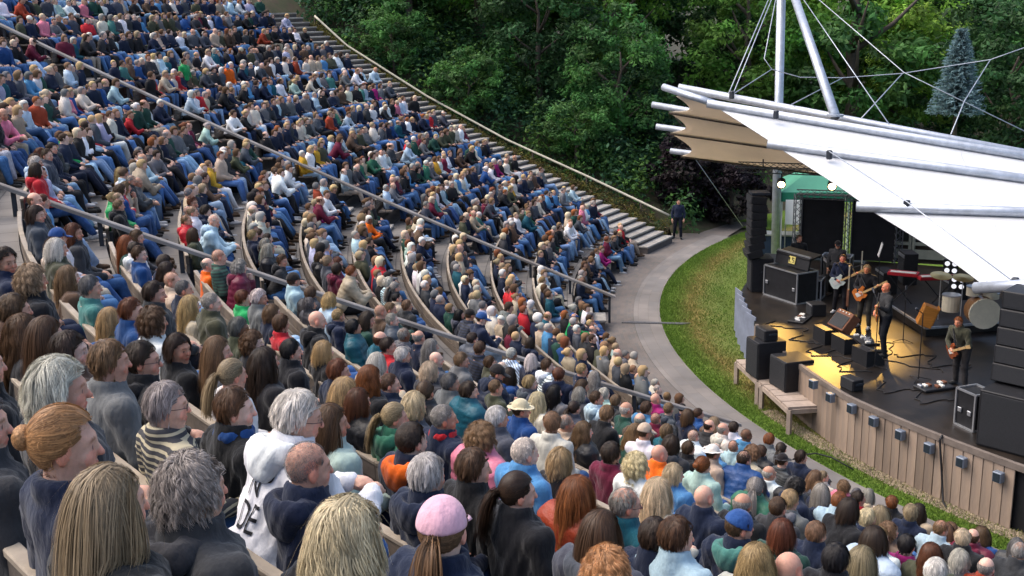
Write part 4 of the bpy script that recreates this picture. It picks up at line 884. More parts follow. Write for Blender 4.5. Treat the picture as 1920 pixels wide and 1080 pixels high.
for i_, (x_, y_) in enumerate([(1760, 1070), (1800, 1050), (1850, 1065)]): HERO.append((x_, y_, ['short', 'bob', 'ring'][i_], ['white', 'white', 'grey'][i_], 'jacket', ['navy', 'grey', 'rust'][i_], 'lap', 0.0, {}))
def psc(d): return float(np.interp(d, [3, 8, 16, 28], [0.95, 0.95, 0.95, 0.95]))
PEOPLE = []   # (depth, loc, rz, key, look, scale, k, th, hero)
for x, y, hs, hc, st, gc, kind, yaw, ex in HERO:
    key = (kind, yaw); p = POSES[key]
    Re, te = cone(x, y, 1.10); k = ex.get('k', int(round((Re+0.2-24.15)/PITCH-0.1))); Rc = rb(k)-0.21
    Rh = min(max(Re, Rc-0.24), Rc+0.14) if k != 13 else Rc-0.24
    d = ray(x, y); a, b_ = 0.3, 60.0
    f = lambda t: math.hypot(CAM_POS[0]+t*d[0], CAM_POS[1]+t*d[1])-Rh
    t = a
    while f(t) > 0 and t < 60: t += 0.05
    q = CAM_POS+t*d; th = math.degrees(math.atan2(q[1], q[0])) % 360
    if 'd' in ex:
        q = CAM_POS+ex['d']*d; Rh = math.hypot(q[0], q[1]); th = math.degrees(math.atan2(q[1], q[0])) % 360
    sd_ = psc(float((q-CAM_POS)@FW)); lift = min(0.12, max(-0.14, q[2]-zrow(k)-p.hc[2]*sd_)); s = min(1.08, max(0.78, (q[2]-zrow(k)-lift)/p.hc[2]))
    L = rnd_look(); L.update(hair=hs, hc=hc or 'grey', st=st, gc=gc, hood=False); L.update(ex)
    Rr = Rh+p.hc[1]*s; PEOPLE.append([float((q-CAM_POS)@FW), pol(Rr, th, zrow(k)+lift), R_(th+90), key, L, s, k, th, True])
SEATED = [v for v in VAR if v[0] in ('lap', 'lap2', 'knees', 'crossed', 'chin') and v[1] > -1]
hero_seats = [(q_[6], q_[7]) for q_ in PEOPLE]
for k in range(1, NROW):
    r = rb(k)-0.2
    for si, (a0, a1) in enumerate(SECT[k]):
        if si == 2 and k > 13: continue
        t = a0+deg(0.3, r)
        while t < a1-deg(0.25, r):
            t += deg(random.uniform(0.36, 0.48) if si < 2 else random.uniform(0.40, 0.51), r)
            if random.random() < (0.02 if si else 0.008): t += deg(random.uniform(0.4, 1.2), r)
            if t > a1-deg(0.2, r): break
            if si and t < a0+deg(0.8, r) and random.random() < 0.4: continue
            key = wch([(v, {'lap': 3, 'lap2': 2.5, 'knees': 1.6, 'crossed': 2, 'chin': 0.8}[v[0]]) for v in SEATED])
            pos = pol(r+random.uniform(-0.05, 0.06), t, zrow(k)); hd = pos+Vector((0, 0, 1.15)); px, py, dp = pix(hd)
            if dp < 4.6 or px < -60 or px > 1990 or py < -45 or py > 1125: continue
            if any(kk == k and abs(R_(t-tt)*r) < 0.40 for kk, tt in hero_seats): continue
            if dp < 9 and any(abs(q_[0]-dp) < 3.0 and q_[8] and abs(pix(q_[1]+Vector((0, 0, 1.15)))[0]-px) < 0.15*FPX/dp and q_[0] > dp and abs(pix(q_[1]+Vector((0, 0, 1.15)))[1]-py) < 0.25*FPX/dp for q_ in PEOPLE): continue
            PEOPLE.append([dp, pos, R_(t+90+random.gauss(0, 13)), key, rnd_look(), psc(dp)*random.uniform(0.93, 1.07), k, t, False])
PEOPLE.sort(key=lambda q_: (not q_[8], q_[0]))
NEAR, FAR = PEOPLE[:288], PEOPLE[288:]
# labels
def describe(L):
    a = STY[L['hair']].format(L['hc']); g = {'jumper': 'jumper', 'jacket': 'jacket', 'puffer': 'padded jacket'}[L['st']]
    gc = 'striped' if L.get('garm') else L['gc']
    if L.get('text'): g = 'lettered hoodie'
    if L.get('scarf'): g += f" and {L['scarf']} scarf"
    elif L.get('hoodc'): g += f" with {L['hoodc']} hood"
    return f'person with {a} in {gc} {g}'
desc = {}
for q_ in NEAR: desc.setdefault(describe(q_[4]), []).append(q_)
NUM = ['first', 'second', 'third', 'fourth', 'fifth', 'sixth', 'seventh', 'eighth', 'ninth', 'tenth']+[f'{n}th' for n in range(11, 60)]
rows = {}
for q_ in NEAR+FAR:
    if 0 < pix(q_[1]+Vector((0, 0, 1.15)))[0] < 1920: rows.setdefault((q_[6], q_[7] > TC), []).append(q_)
for v in rows.values(): v.sort(key=lambda q_: q_[7])
def full_label(q_):
    d = describe(q_[4]); same = desc[d]
    if len(same) == 1: return d
    ks = [s[6] for s in same]
    if ks.count(q_[6]) == 1: return d+f', {ORD[q_[6]-1]} row from path'
    i = rows.get((q_[6], q_[7] > TC), [q_]).index(q_) if q_ in rows.get((q_[6], q_[7] > TC), []) else 0
    d2 = d.replace('person with ', '').replace(' straight', '').replace('long wavy', 'wavy')
    return f"{d2}, row {q_[6]}, {NUM[i]} seat {'past' if q_[7] > TC else 'along before'} lower handrail"
mk('ink', (0.015, 0.015, 0.018), 0.8, 0.1)
for q_ in NEAR:
    dp, pos, rz, key, L, s, k, th, hero = q_
    o = build_person(pos, rz, key, L, s, random.uniform(0.95, 1.04), hero); tag(o, full_label(q_), 'person', GROUP)
    if L.get('text'):
        # printed lettering on the back of the hoodie, pressed onto the cloth
        jm = [c for c in o.children if c.name.startswith('jacket')][0].data
        from mathutils.bvhtree import BVHTree
        bv = BVHTree.FromPolygons([v.co for v in jm.vertices], [list(f_.vertices) for f_ in jm.polygons])
        for txt, zz, xx in (('N\u00ba', 0.84, 0.015), ('DE', 0.69, 0.0)):
            fc = bpy.data.curves.new('print', 'FONT'); fc.body = txt; fc.size = 0.18; fc.align_x = 'CENTER'; fo = bpy.data.objects.new('print', fc); link(fo)
            bpy.context.view_layer.update(); me = bpy.data.meshes.new_from_object(fo.evaluated_get(bpy.context.evaluated_depsgraph_get())); bpy.data.objects.remove(fo)
            import bmesh
            bm = bmesh.new(); bm.from_mesh(me); bmesh.ops.triangulate(bm, faces=bm.faces); bmesh.ops.subdivide_edges(bm, edges=bm.edges, cuts=3, use_grid_fill=True)
            for v in bm.verts:
                pq = POSES[key]; w_ = Vector(pq.T(xx+v.co.x*0.62, -0.6, zz-0.53+v.co.y)); dr_ = Vector(pq.T(0, 1, 0)-pq.T(0, 0, 0)); h_ = bv.ray_cast(w_, dr_)
                v.co = (h_[0]-dr_*0.005) if h_[0] is not None else w_+dr_*0.44
            bm.to_mesh(me); bm.free(); mobj('printed_lettering', me, o, MT['ink'])

# ------------------------------------------------------------------ the rest of the crowd: one mass of small seated figures
def decim(V, F, n):
    me = np_mesh('tmp', V, F); o = bpy.data.objects.new('tmp', me); link(o); md = o.modifiers.new('d', 'DECIMATE'); tri = sum(len(pl.vertices)-2 for pl in me.polygons); md.ratio = min(1, n/tri)
    bpy.context.view_layer.update(); m2 = bpy.data.meshes.new_from_object(o.evaluated_get(bpy.context.evaluated_depsgraph_get())); bpy.data.objects.remove(o)
    m2.calc_loop_triangles(); v = np.empty(len(m2.vertices)*3); m2.vertices.foreach_get('co', v); f = np.empty(len(m2.loop_triangles)*3, np.int32); m2.loop_triangles.foreach_get('vertices', f)
    r = v.reshape(-1, 3), f.reshape(-1, 3); bpy.data.meshes.remove(m2); bpy.data.meshes.remove(me); return r
def arrays(me):
    v = np.empty(len(me.vertices)*3); me.vertices.foreach_get('co', v); f = np.empty(len(me.polygons)*4, np.int32); me.polygons.foreach_get('vertices', f); return v.reshape(-1, 3), f.reshape(-1, 4)
def hair_lod(v, drop=0.0, ring_=False, bun=False):
    def f(P):
        d = ell(P, CRC, CRR+v); face = np.maximum(np.maximum(0.03+0.25*np.maximum(P[..., 2]-0.02, 0)-P[..., 1], P[..., 2]-0.085), -10)
        keep = np.minimum(0.035-P[..., 1], 0.0*P[..., 0]+1); front = np.maximum(P[..., 1]-0.035, 0.075-P[..., 2]-0*P[..., 1])
        cut = np.minimum(P[..., 1]-0.03, 0.078-P[..., 2])   # >0 in the face
        d = np.maximum(d, cut); d = np.maximum(d, -0.06-P[..., 2]-0.0)
        if drop: d = smin(d, ell(P, (0, -0.055, -0.06-drop/2), (0.085, 0.05, 0.07+drop/2)), 0.03)
        if ring_: d = np.maximum(d, P[..., 2]-0.06)
        if bun: d = np.minimum(d, ell(P, (0, -0.13, 0.03), (0.045, 0.04, 0.045)))
        return d
    V, Q = mesh_of(f, (-0.14, -0.2, -0.4), (0.14, 0.12, 0.18), 0.016); return decim(V, Q, 90)
HL = {'short': hair_lod(0.012), 'crop': hair_lod(0.006), 'thin': hair_lod(0.004), 'ring': hair_lod(0.006, ring_=True), 'shaved': hair_lod(0.0015), 'bob': hair_lod(0.022, 0.06), 'long': hair_lod(0.018, 0.24), 'wavy': hair_lod(0.028, 0.2), 'curly': hair_lod(0.035), 'pony': hair_lod(0.01, bun=True), 'bun': hair_lod(0.012, bun=True)}
for n_ in ('beanie', 'cap', 'hat'): HL[n_] = decim(*arrays(HAIR[n_][0]), 110)
LJ = {}; LT = {}; LH = {}
for key in SEATED:
    kind = key[0]; p = POSES[key]
    if kind not in LJ:
        LJ[kind] = [decim(*arrays(JACK[kind][s_]), 210) for s_ in ('jumper', 'jacket')]; LT[kind] = (decim(*arrays(TROU[kind][0]), 150), decim(*arrays(TROU[kind][1]), 40))
    V, Q, c = BVQ[key]; inh = (np.linalg.norm(V-p.hc, axis=1) < 0.185) & (V[:, 2] > p.neck[2]-0.01); hands = np.zeros(len(V), bool)
    for h_ in p.hd: hands |= np.linalg.norm(V-h_, axis=1) < 0.10
    def sub(mk_, n):
        ok = mk_[Q].all(1); used = np.unique(Q[ok]); rm = np.full(len(V), -1); rm[used] = np.arange(len(used)); return decim(V[used], rm[Q[ok]], n)
    LH[key] = (sub(inh, 130), sub(hands, 40))
VV = []; FF = []; CC = []; nb = 0
def put(VF, A, t, col):
    global nb
    V, F = VF; VV.append(V@A.T+t); FF.append(F+nb); CC.append(np.tile(col, (len(V), 1))); nb += len(V)
for dp, pos, rz, key, L, s, k, th, hero in FAR:
    p = POSES[key]; c_, s_ = math.cos(rz), math.sin(rz); A = np.array([[c_, -s_, 0], [s_, c_, 0], [0, 0, 1]])*s; tl, tm = random.gauss(0, 0.05), random.gauss(0, 0.06); A = A@np.array([[1, 0, tm], [0, 1, tl], [-tm, -tl, 1]]); t = np.array(pos)
    put(random.choice(LJ[key[0]]), A, t, np.array(jit(GC[L['gc']], 0.2))); put(LT[key[0]][0], A, t, np.array(jit(L['jn'], 0.25))); put(LT[key[0]][1], A, t, np.array(L['shoe']))
    put(LH[key][0], A, t, np.array(L['skin'])); put(LH[key][1], A, t, np.array(L['skin']))
    if L['hair'] != 'bald': put(HL[L['hair']], A@p.HM*HV, t+A@p.hc, np.array(jit(HC[L['hc']])))
mk('crowd', (1, 1, 1), 0.8, 0.15, 10, 0.3, 25, attr=True, spec=0.25)
cme = np_mesh('crowd', np.concatenate(VV), np.concatenate(FF), np.concatenate(CC)); tag(mobj('crowd', cme, None, MT['crowd']), 'far rows of the seated audience filling the curved benches', 'crowd', kind='stuff')
print('PEOPLE near', len(NEAR), 'far', len(FAR), 'crowd tris', len(cme.polygons), 'nearest far depth', min(f_[0] for f_ in FAR))
# ------------------------------------------------------------------ stage
DZ = 1.25
def redge(th): return 21.93 if th >= 245 else 21.93-(245-th)*0.0535
def atR(x, y, R):
    d = ray(x, y); t = 1.0
    while math.hypot(CAM_POS[0]+t*d[0], CAM_POS[1]+t*d[1]) > R and t < 60: t += 0.01
    return Vector(CAM_POS+t*d)
root = empty('stage', pol(21, 245, 0)); tag(root, 'curved concert stage with weathered vertical board front and dark deck', 'stage'); SO = Vector(root.location)
poly = [pol(redge(t), t) for t in np.arange(222.3, 300.1, 1.5)]+[Vector((3, -3, 0)), Vector((-17.3, -9.1, 0))]
mb = MB(); n = len(poly); mb.v = [tuple(p-SO+Vector((0, 0, DZ-0.14))) for p in poly]+[tuple(p-SO+Vector((0, 0, DZ))) for p in poly]
mb.f = [tuple(range(n-1, -1, -1)), tuple(range(n, 2*n))]+[(i, (i+1) % n, n+(i+1) % n, n+i) for i in range(n)]
mb.build('deck', MT['deck'], root)
mk('deck_edge', (0.16, 0.13, 0.11), 0.7, 0.3, 4)
def edge_band(name, r0, r1, z0, z1, t0, t1, mt):
    m_ = MB(); n_e = 48
    for i in range(n_e+1):
        t = t0+(t1-t0)*i/n_e; R = redge(t); m_.v += [tuple(pol(R+a_, t, c_)-SO) for a_, c_ in ((r0, z0), (r1, z0), (r1, z1), (r0, z1))]
    for i in range(n_e):
        for j in range(4): a_, c_ = i*4+j, i*4+(j+1) % 4; m_.f.append((a_, a_+4, c_+4, c_))
    m_.f += [(0, 1, 2, 3), (n_e*4+3, n_e*4+2, n_e*4+1, n_e*4)]; return m_.build(name, mt, root)
edge_band('deck_edge', -0.03, 0.055, DZ-0.10, DZ+0.015, 231, 262, MT['deck_edge'])
bw = 0.205; t = 231.0; i = 0
shared = [MB().box((0, 0, 0), (0.026, bw-0.01-random.uniform(0, 0.006), 1.16), None, 0.004).mesh('front_board') for _ in range(4)]
for me in shared: me.materials.append(MT['front_board'])
while t < 255.25:
    o = bpy.data.objects.new('front_board', shared[i % 4]); link(o); o.parent = root; R = redge(t)+0.02+random.uniform(-0.006, 0.006)
    o.location = pol(R, t, 0.60+random.uniform(-0.008, 0.008))-SO; o.rotation_euler = (random.uniform(-0.006, 0.006), 0, R_(t)); t += math.degrees(bw/21.9); i += 1
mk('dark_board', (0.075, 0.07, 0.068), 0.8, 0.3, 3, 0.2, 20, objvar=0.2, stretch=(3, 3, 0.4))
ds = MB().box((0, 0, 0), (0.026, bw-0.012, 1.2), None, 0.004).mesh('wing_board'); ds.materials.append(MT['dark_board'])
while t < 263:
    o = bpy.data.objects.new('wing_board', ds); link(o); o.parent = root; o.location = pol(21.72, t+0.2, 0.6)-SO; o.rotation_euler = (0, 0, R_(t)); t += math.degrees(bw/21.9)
for j in range(5):
    t = 222.6+j*1.7; me = MB().box((0, 0, 0), (0.03, 0.6, 1.25), None, 0.004); o = me.build('side_panel', MT['side_panel'], root); o.location = pol(redge(t)+0.04, t, 0.72)-SO; o.rotation_euler = (0, 0, R_(t+6))
# skirting behind the boards
edge_band('substructure', -0.13, -0.07, 0, 1.1, 231, 263, MT['black'])
# lamps on the stage front
mk('lamp_grey', (0.17, 0.20, 0.25), 0.5, 0.15, 6, metal=0.3); mk('lens_dark', (0.02, 0.03, 0.04), 0.2, 0.1)
for i, (x, y) in enumerate([(1525, 720), (1557, 745), (1597, 766), (1638, 790), (1688, 815), (1742, 840), (1803, 866), (1872, 894)]):
    q = atR(x, y, redge(248)+0.13); th = math.degrees(math.atan2(q.y, q.x)) % 360
    o = empty('wall_lamp', q, R_(th)); tag(o, f'small grey box lamp on the stage boards, {ORD[i]} from the wooden platform', 'lamp', 'box lamps on the stage front')
    MB().box((0, 0, 0), (0.13, 0.17, 0.19), None, 0.012).build('housing', MT['lamp_grey'], o); MB().box((0.068, 0, 0), (0.012, 0.13, 0.15)).build('lens', MT['lens_dark'], o); MB().box((-0.085, 0, 0.05), (0.05, 0.05, 0.05)).build('bracket', MT['dark_steel'], o)
def hose(name, label, pts, r, mt, n=6):
    pts = [Vector(p) for p in pts]; c = sum(pts, Vector())/len(pts); o = MB().tube([p-c for p in pts], r, n).build(name, mt, None, True); o.location = c; return tag(o, label, 'cable')
hose('cable', 'black cable hanging down over the stage front boards', [pol(21.99, 251.55, 1.3), pol(22.03, 251.5, 1.2), pol(22.03, 251.75, 0.6), pol(22.03, 251.95, 0.05), pol(22.15, 252.4, 0.03)], 0.022, MT['black'])
hose('cable', 'black cable arching over the lawn edge to the path', [atz(1486, 862, 0.02), atz(1500, 853, 0.10), atz(1530, 850, 0.12), atz(1560, 858, 0.10), atz(1600, 880, 0.05)], 0.016, MT['black'])
mk('grate_steel', (0.13, 0.13, 0.135), 0.6, 0.2)
# drain grating across the path
o = empty('drain_grate', atz(1225, 606, 0.03), 0); tag(o, 'dark steel drain grating laid across the path and lawn edge', 'grate')
a, b_ = atz(1172, 604, 0.03), atz(1288, 607, 0.03)
for j in range(3): MB().beam(a-o.location+Vector((0.05, 0.10, 0))*(j-1), b_-o.location+Vector((0.05, 0.10, 0))*(j-1), 0.03, 0.03).build('bar', MT['grate_steel'], o)
for j in range(18): pj = a.lerp(b_, (j+0.5)/18)-o.location; MB().box(pj, (0.04, 0.24, 0.02), Matrix.Rotation(-0.46, 3, 'Z')).build('slat', MT['grate_steel'], o)

# wooden platform with speakers
mk('platform_wood', (0.34, 0.27, 0.22), 0.8, 0.25, 4, 0.2, 25, objvar=0.12)
pz = 0.62; cA, cB, cC = atz(1380, 674, pz), atz(1478, 764, pz), atz(1547, 760, pz); cD = cA+(cC-cB)*1.25
o = empty('platform', cB.copy()); o.location.z = 0; tag(o, 'low wooden platform on posts at the corner of the stage', 'platform'); po = Vector(o.location)
def quadslab(corners, th, ref):
    m_ = MB(); m_.v = [tuple(c-ref-Vector((0, 0, th))) for c in corners]+[tuple(c-ref) for c in corners]; m_.f = [(3, 2, 1, 0), (4, 5, 6, 7), (0, 1, 5, 4), (1, 2, 6, 5), (2, 3, 7, 6), (3, 0, 4, 7)]; return m_
for j in range(9):
    f0, f1 = j/9+0.004, (j+1)/9-0.004
    quadslab([cA.lerp(cB, f0), cA.lerp(cB, f1), cD.lerp(cC, f1), cD.lerp(cC, f0)], 0.05, po).build('plank', MT['platform_wood'], o)
for c in (cA.lerp(cB, 0.02), cA.lerp(cB, 0.45), cA.lerp(cB, 0.53), cB.lerp(cC, 0.04), cC.lerp(cB, 0.06)): MB().box((c.x-po.x, c.y-po.y, 0.285), (0.09, 0.09, 0.57)).build('leg', MT['platform_wood'], o)
MB().beam(cB-po-Vector((0, 0, 0.1)), cC-po-Vector((0, 0, 0.1)), 0.04, 0.1).build('beam', MT['platform_wood'], o); MB().beam(cA-po-Vector((0, 0, 0.1)), cB-po-Vector((0, 0, 0.1)), 0.04, 0.1).build('beam', MT['platform_wood'], o)
def facing(p): return math.atan2(p.y, p.x)          # local +X outwards to the audience
def speaker(name, label, base, rz, sz, tilt=0.0, horn=True):
    o = empty(name, base, rz); tag(o, label, 'speaker', 'black loudspeakers'); d, w_, h = sz; rot = Matrix.Rotation(tilt, 3, 'Y')
    MB().box(rot @ Vector((0, 0, h/2)), (d, w_, h), rot, 0.015).build('cabinet', MT['black'], o)
    MB().box(rot @ Vector((d/2+0.008, 0, h/2)), (0.018, w_*0.92, h*0.92), rot, 0.004).build('grille', MT['black_grille'], o)
    for s in (-1, 1): MB().box(rot @ Vector((-d*0.1, s*(w_/2+0.006), h*0.6)), (0.2, 0.02, 0.05), rot, 0.004).build('handle', MT['dark_steel'], o)
    return o
p1 = cA.lerp(cB, 0.36)+(cD-cA)*0.28; p2 = cA.lerp(cB, 0.62)+(cD-cA)*0.55
speaker('subwoofer', 'large black bass speaker on the wooden platform, outer end', p1, facing(p1), (0.7, 0.62, 0.88)); speaker('subwoofer', 'large black bass speaker on the wooden platform against the stage boards', p2, facing(p2), (0.7, 0.72, 0.70))
speaker('front_fill_speaker', 'small black speaker on top of the outer bass speaker', p1+Vector((0, 0, 0.885)), facing(p1), (0.32, 0.5, 0.26))
f1_, f2_ = atz(1590, 725, DZ+0.02), atz(1597, 738, DZ+0.02)
speaker('front_fill_speaker', 'small black speaker on the front lip of the stage', atz(1597, 728, DZ+0.002), facing(f1_), (0.26, 0.42, 0.24))
# left tower: base speakers with a curved line array above
pl = Vector((-15.05, -13.35, DZ+0.002)); speaker('base_speaker', 'tall black speaker base under the line array at the stage side', pl, facing(pl), (0.6, 0.62, 0.95))
o = empty('line_array', pl+Vector((0, 0, 0.97)), facing(pl)); tag(o, 'curved column of stacked black line array speakers at the stage side', 'speaker')
zz, ang = 0.0, 0.30
for j in range(8):
    rot = Matrix.Rotation(ang, 3, 'Y'); c = Vector((0.22-0.035*j+0.004*j*j, 0, zz+0.11)); e = MB().box(c, (0.42, 0.72, 0.205), rot, 0.012).build('cabinet', MT['black'], o); MB().box(c+rot @ Vector((0.215, 0, 0)), (0.012, 0.66, 0.17), rot).build('grille', MT['black_grille'], e); zz += 0.215; ang -= 0.055
MB().box((0.1, 0, zz+0.06), (0.5, 0.5, 0.06)).build('fly_bar', MT['dark_steel'], o)
# right tower
pr = Vector((-5.55, -19.2, DZ+0.002)); rz = facing(Vector((-6.5, -19.5, 0)))
for j, (dx, w_, h, lab) in enumerate([((0, 0), 1.15, 1.05, 'big black bass speaker under the tower, stage front at the photo edge'), ((0.55, 1.05), 1.1, 1.0, 'big black bass speaker further in at the photo edge')]):
    speaker('subwoofer', lab, atz(1868, 842, DZ+0.002)+Vector((0.25+dx[0]*0.6, 0.35+dx[1]*0.9, 0)), rz+0.25, (0.85, w_, h))
tb = atz(1868, 842, DZ+0.002)+Vector((0.15, 0.75, 1.06)); o = empty('speaker_tower', tb, rz+0.25); tag(o, 'tall black leaning speaker tower on bass speakers at the photo edge', 'speaker')
zz = 0
for j in range(5):
    rot = Matrix.Rotation(-0.08+0.03*j, 3, 'Y'); e = MB().box((-0.05*j, 0, zz+0.17), (0.62, 0.98, 0.325), rot, 0.015).build('cabinet', MT['black'], o); MB().box(Vector((-0.05*j, 0, zz+0.17))+rot @ Vector((0.316, 0, 0)), (0.014, 0.9, 0.28), rot).build('grille', MT['black_grille'], e); zz += 0.335
def flight_case(name, label, a, b_, depth, h, feat=None):
    a, b_ = Vector(a), Vector(b_); e = (b_-a); L = e.length; rz = math.atan2(e.y, e.x); o = empty(name, a, rz); tag(o, label, 'flight case')
    MB().box((L/2, depth/2, h/2), (L-0.02, depth-0.02, h-0.02)).build('case_body', MT['case_black'], o)
    for y in (0, depth):
        for p, q in (((0, y, 0), (L, y, 0)), ((0, y, h), (L, y, h)), ((0, y, 0), (0, y, h)), ((L, y, 0), (L, y, h))): MB().beam(p, q, 0.035, 0.035).build('edge_trim', MT['alu'], o)
    for x in (0, L):
        for z in (0, h): MB().beam((x, 0, z), (x, depth, z), 0.035, 0.035).build('edge_trim', MT['alu'], o)
    for x in (0.12, L-0.12): MB().box((x, -0.012, h*0.45), (0.09, 0.03, 0.09), None, 0.006).build('latch', MT['alu'], o)
    return o
big = flight_case('flight_case', 'large black flight case with aluminium edges beside the speaker tower', Vector((-14.69, -13.76, DZ+0.02)), Vector((-13.46, -14.21, DZ+0.02)), 0.7, 0.82)
o = empty('mixing_desk', Vector((-14.63, -13.55, DZ+0.86)), math.atan2(-0.45, 1.23)); tag(o, 'black monitor desk with a yellow label on top of the large flight case', 'mixer')
MB().box((0.64, 0.22, 0.17), (1.3, 0.05, 0.34), Matrix.Rotation(-0.2, 3, 'X')).build('front_panel', MT['case_black'], o); MB().box((0.64, 0.42, 0.33), (1.3, 0.45, 0.05), Matrix.Rotation(0.2, 3, 'X')).build('control_surface', MT['case_black'], o); MB().beam((0, 0.24, 0.36), (1.3, 0.24, 0.36), 0.04, 0.04).build('trim', MT['alu'], o)
mk('label_yellow', (0.62, 0.52, 0.16), 0.6, 0.1); MB().box((0.66, 0.175, 0.19), (0.24, 0.012, 0.2), Matrix.Rotation(-0.2, 3, 'X')).build('label_plate', MT['label_yellow'], o)
for xx, pts in ((0.60, [(-0.03, 0.07), (-0.03, -0.06), (0.03, -0.06)]), (0.71, [(0.035, 0.07), (-0.03, 0.07), (-0.03, 0.01), (0.03, 0.0), (0.03, -0.05), (-0.03, -0.06)])):
    MB().tube([(xx+u, 0.163-0.0*v, 0.19+v) for u, v in pts], 0.012, 4).build('label_mark', MT['black'], o)
flight_case('rack_case', 'small black rack case with white latches beside the guitarist', Vector((-13.67, -13.53, DZ+0.02)), Vector((-13.18, -13.40, DZ+0.02)), 0.5, 0.52)
flight_case('rack_case', 'small black rack case standing on its side by the bass speakers', Vector((-7.05, -20.05, DZ+0.02)), Vector((-6.62, -20.28, DZ+0.02)), 0.45, 0.70)
flight_case('rack_case', 'black equipment case behind the cap-wearing technician', Vector((-13.95, -11.9, DZ+0.3)), Vector((-13.2, -11.7, DZ+0.3)), 0.5, 0.55)
# rear of the stage: panels, trusses, glazed wall
mk('cloth_black', (0.012, 0.012, 0.014), 0.9, 0.3, 3); mk('frame_green', (0.23, 0.245, 0.2), 0.6, 0.15, 4); mk('glass_dark', (0.03, 0.035, 0.03), 0.15, 0.2, 1.5, spec=0.5); mk('wall_brown', (0.06, 0.045, 0.035), 0.8, 0.3, 2)
mk('truss_grey', (0.13, 0.135, 0.145), 0.5, 0.2, 8, metal=0.5)
def truss(o, a, b_, wd, ref):
    a, b_ = Vector(a)-ref, Vector(b_)-ref; d = (b_-a); L = d.length; dn = d.normalized(); x = dn.orthogonal().normalized(); y = dn.cross(x); m_ = MB(); h = wd/2
    cs = [x*h+y*h, x*h-y*h, -x*h-y*h, -x*h+y*h]
    for c in cs: m_.tube([a+c, b_+c], 0.018, 5)
    k = max(2, int(L/wd)); 
    for i in range(k):
        for j in range(4): m_.tube([a+dn*(L*i/k)+cs[j], a+dn*(L*(i+1)/k)+cs[(j+1) % 4]], 0.009, 4)
    return m_.build('truss', MT['truss_grey'], o)
pa, pb = Vector((-16.2, -9.25, DZ)), Vector((-13.35, -8.0, DZ))
o = empty('backdrop_frame', pa); tag(o, 'black cloth backdrop panels between grey truss uprights at the stage rear', 'backdrop')
for f_ in (0.02, 0.5, 0.98): q = pa.lerp(pb, f_); truss(o, q, q+Vector((0, 0, 2.05)), 0.2, pa)
truss(o, pa+Vector((0, 0, 2.05)), pb+Vector((0, 0, 2.05)), 0.2, pa)
for f0, f1 in ((0.05, 0.46), (0.54, 0.95)): a, b_ = pa.lerp(pb, f0)-pa, pa.lerp(pb, f1)-pa; MB().beam(a+Vector((0, 0, 1.0)), b_+Vector((0, 0, 1.0)), 0.03, 1.9).build('cloth_panel', MT['cloth_black'], o)
wa, wb = Vector((-14.3, -8.2, DZ)), Vector((-6.2, -4.9, DZ)); wd_ = (wb-wa).normalized(); wn = Vector((wd_.y, -wd_.x, 0))
o = empty('stage_house', wa); tag(o, 'dark rear wall of the stage with green-grey window frames', 'building'); MB().beam(Vector((0, 0, 1.7))-wn*0.15, (wb-wa)+Vector((0, 0, 1.7))-wn*0.15, 0.2, 3.4).build('wall', MT['wall_brown'], o)
for i in range(6):
    s0, s1 = 0.1+i*1.25, 0.1+(i+1)*1.25-0.1; fr = empty('window', wd_*s0); fr.parent = o
    MB().beam(wd_*0.06+Vector((0, 0, 1.35)), wd_*(s1-s0-0.06)+Vector((0, 0, 1.35)), 0.02, 1.3).build('pane', MT['glass_dark'], fr)
    for z in (0.62, 2.06): MB().beam(wn*0.03+Vector((0, 0, z)), wd_*(s1-s0)+wn*0.03+Vector((0, 0, z)), 0.08, 0.09).build('frame', MT['frame_green'], fr)
    for s in (0.0, s1-s0): MB().beam(wd_*s+wn*0.034+Vector((0, 0, 0.05)), wd_*s+wn*0.034+Vector((0, 0, 2.1)), 0.08, 0.08).build('frame', MT['frame_green'], fr)
    MB().beam(wn*0.03+Vector((0, 0, 0.30)), wd_*(s1-s0)+wn*0.03+Vector((0, 0, 0.30)), 0.06, 0.28).build('rail', MT['frame_green'], fr)
# drum riser and kit
Cc_, L_ = atz(1735, 632, DZ), atz(1672, 590, DZ); e1 = L_-Cc_; e2 = Vector((1.9, 2.6, 0))
o = empty('drum_riser', Cc_); tag(o, 'low dark drum riser with a pale metal edge', 'riser'); cs = [Cc_, Cc_+e2, L_+e2, L_]; quadslab([c+Vector((0, 0, 0.24)) for c in cs], 0.23, Cc_).build('riser_top', MT['deck'], o)
for a, b_ in ((0, 3), (0, 1)): MB().beam(cs[a]-Cc_+Vector((0, 0, 0.22)), cs[b_]-Cc_+Vector((0, 0, 0.22)), 0.05, 0.05).build('edge_trim', MT['alu'], o)
kz = DZ+0.25; kc = atz(1838, 612, kz); o = empty('drum_kit', kc, math.atan2(-0.75, 0.6)); tag(o, 'cream drum kit with gold cymbals on the riser', 'drum kit')
mk('drum_cream', (0.70, 0.62, 0.46), 0.35, 0.1); mk('drum_shell', (0.25, 0.12, 0.05), 0.3, 0.2); mk('cymbal', (0.62, 0.42, 0.14), 0.28, 0.15, metal=0.9)
ry = Matrix.Rotation(R_(90), 3, 'Y')
bd = MB().lathe([(0.34, -0.22), (0.35, -0.2), (0.35, 0.2), (0.34, 0.22)], (0, 0, 0.37), 24, ry).build('bass_drum', MT['drum_shell'], o, False)
MB().lathe([(0.0, 0.222), (0.31, 0.222), (0.31, 0.228), (0.0, 0.228)], (0, 0, 0.37), 24, ry).build('drum_head', MT['drum_cream'], bd); MB().lathe([(0.315, 0.19), (0.365, 0.19), (0.365, 0.245), (0.315, 0.245)], (0, 0, 0.37), 24, ry).build('hoop', MT['drum_cream'], bd)
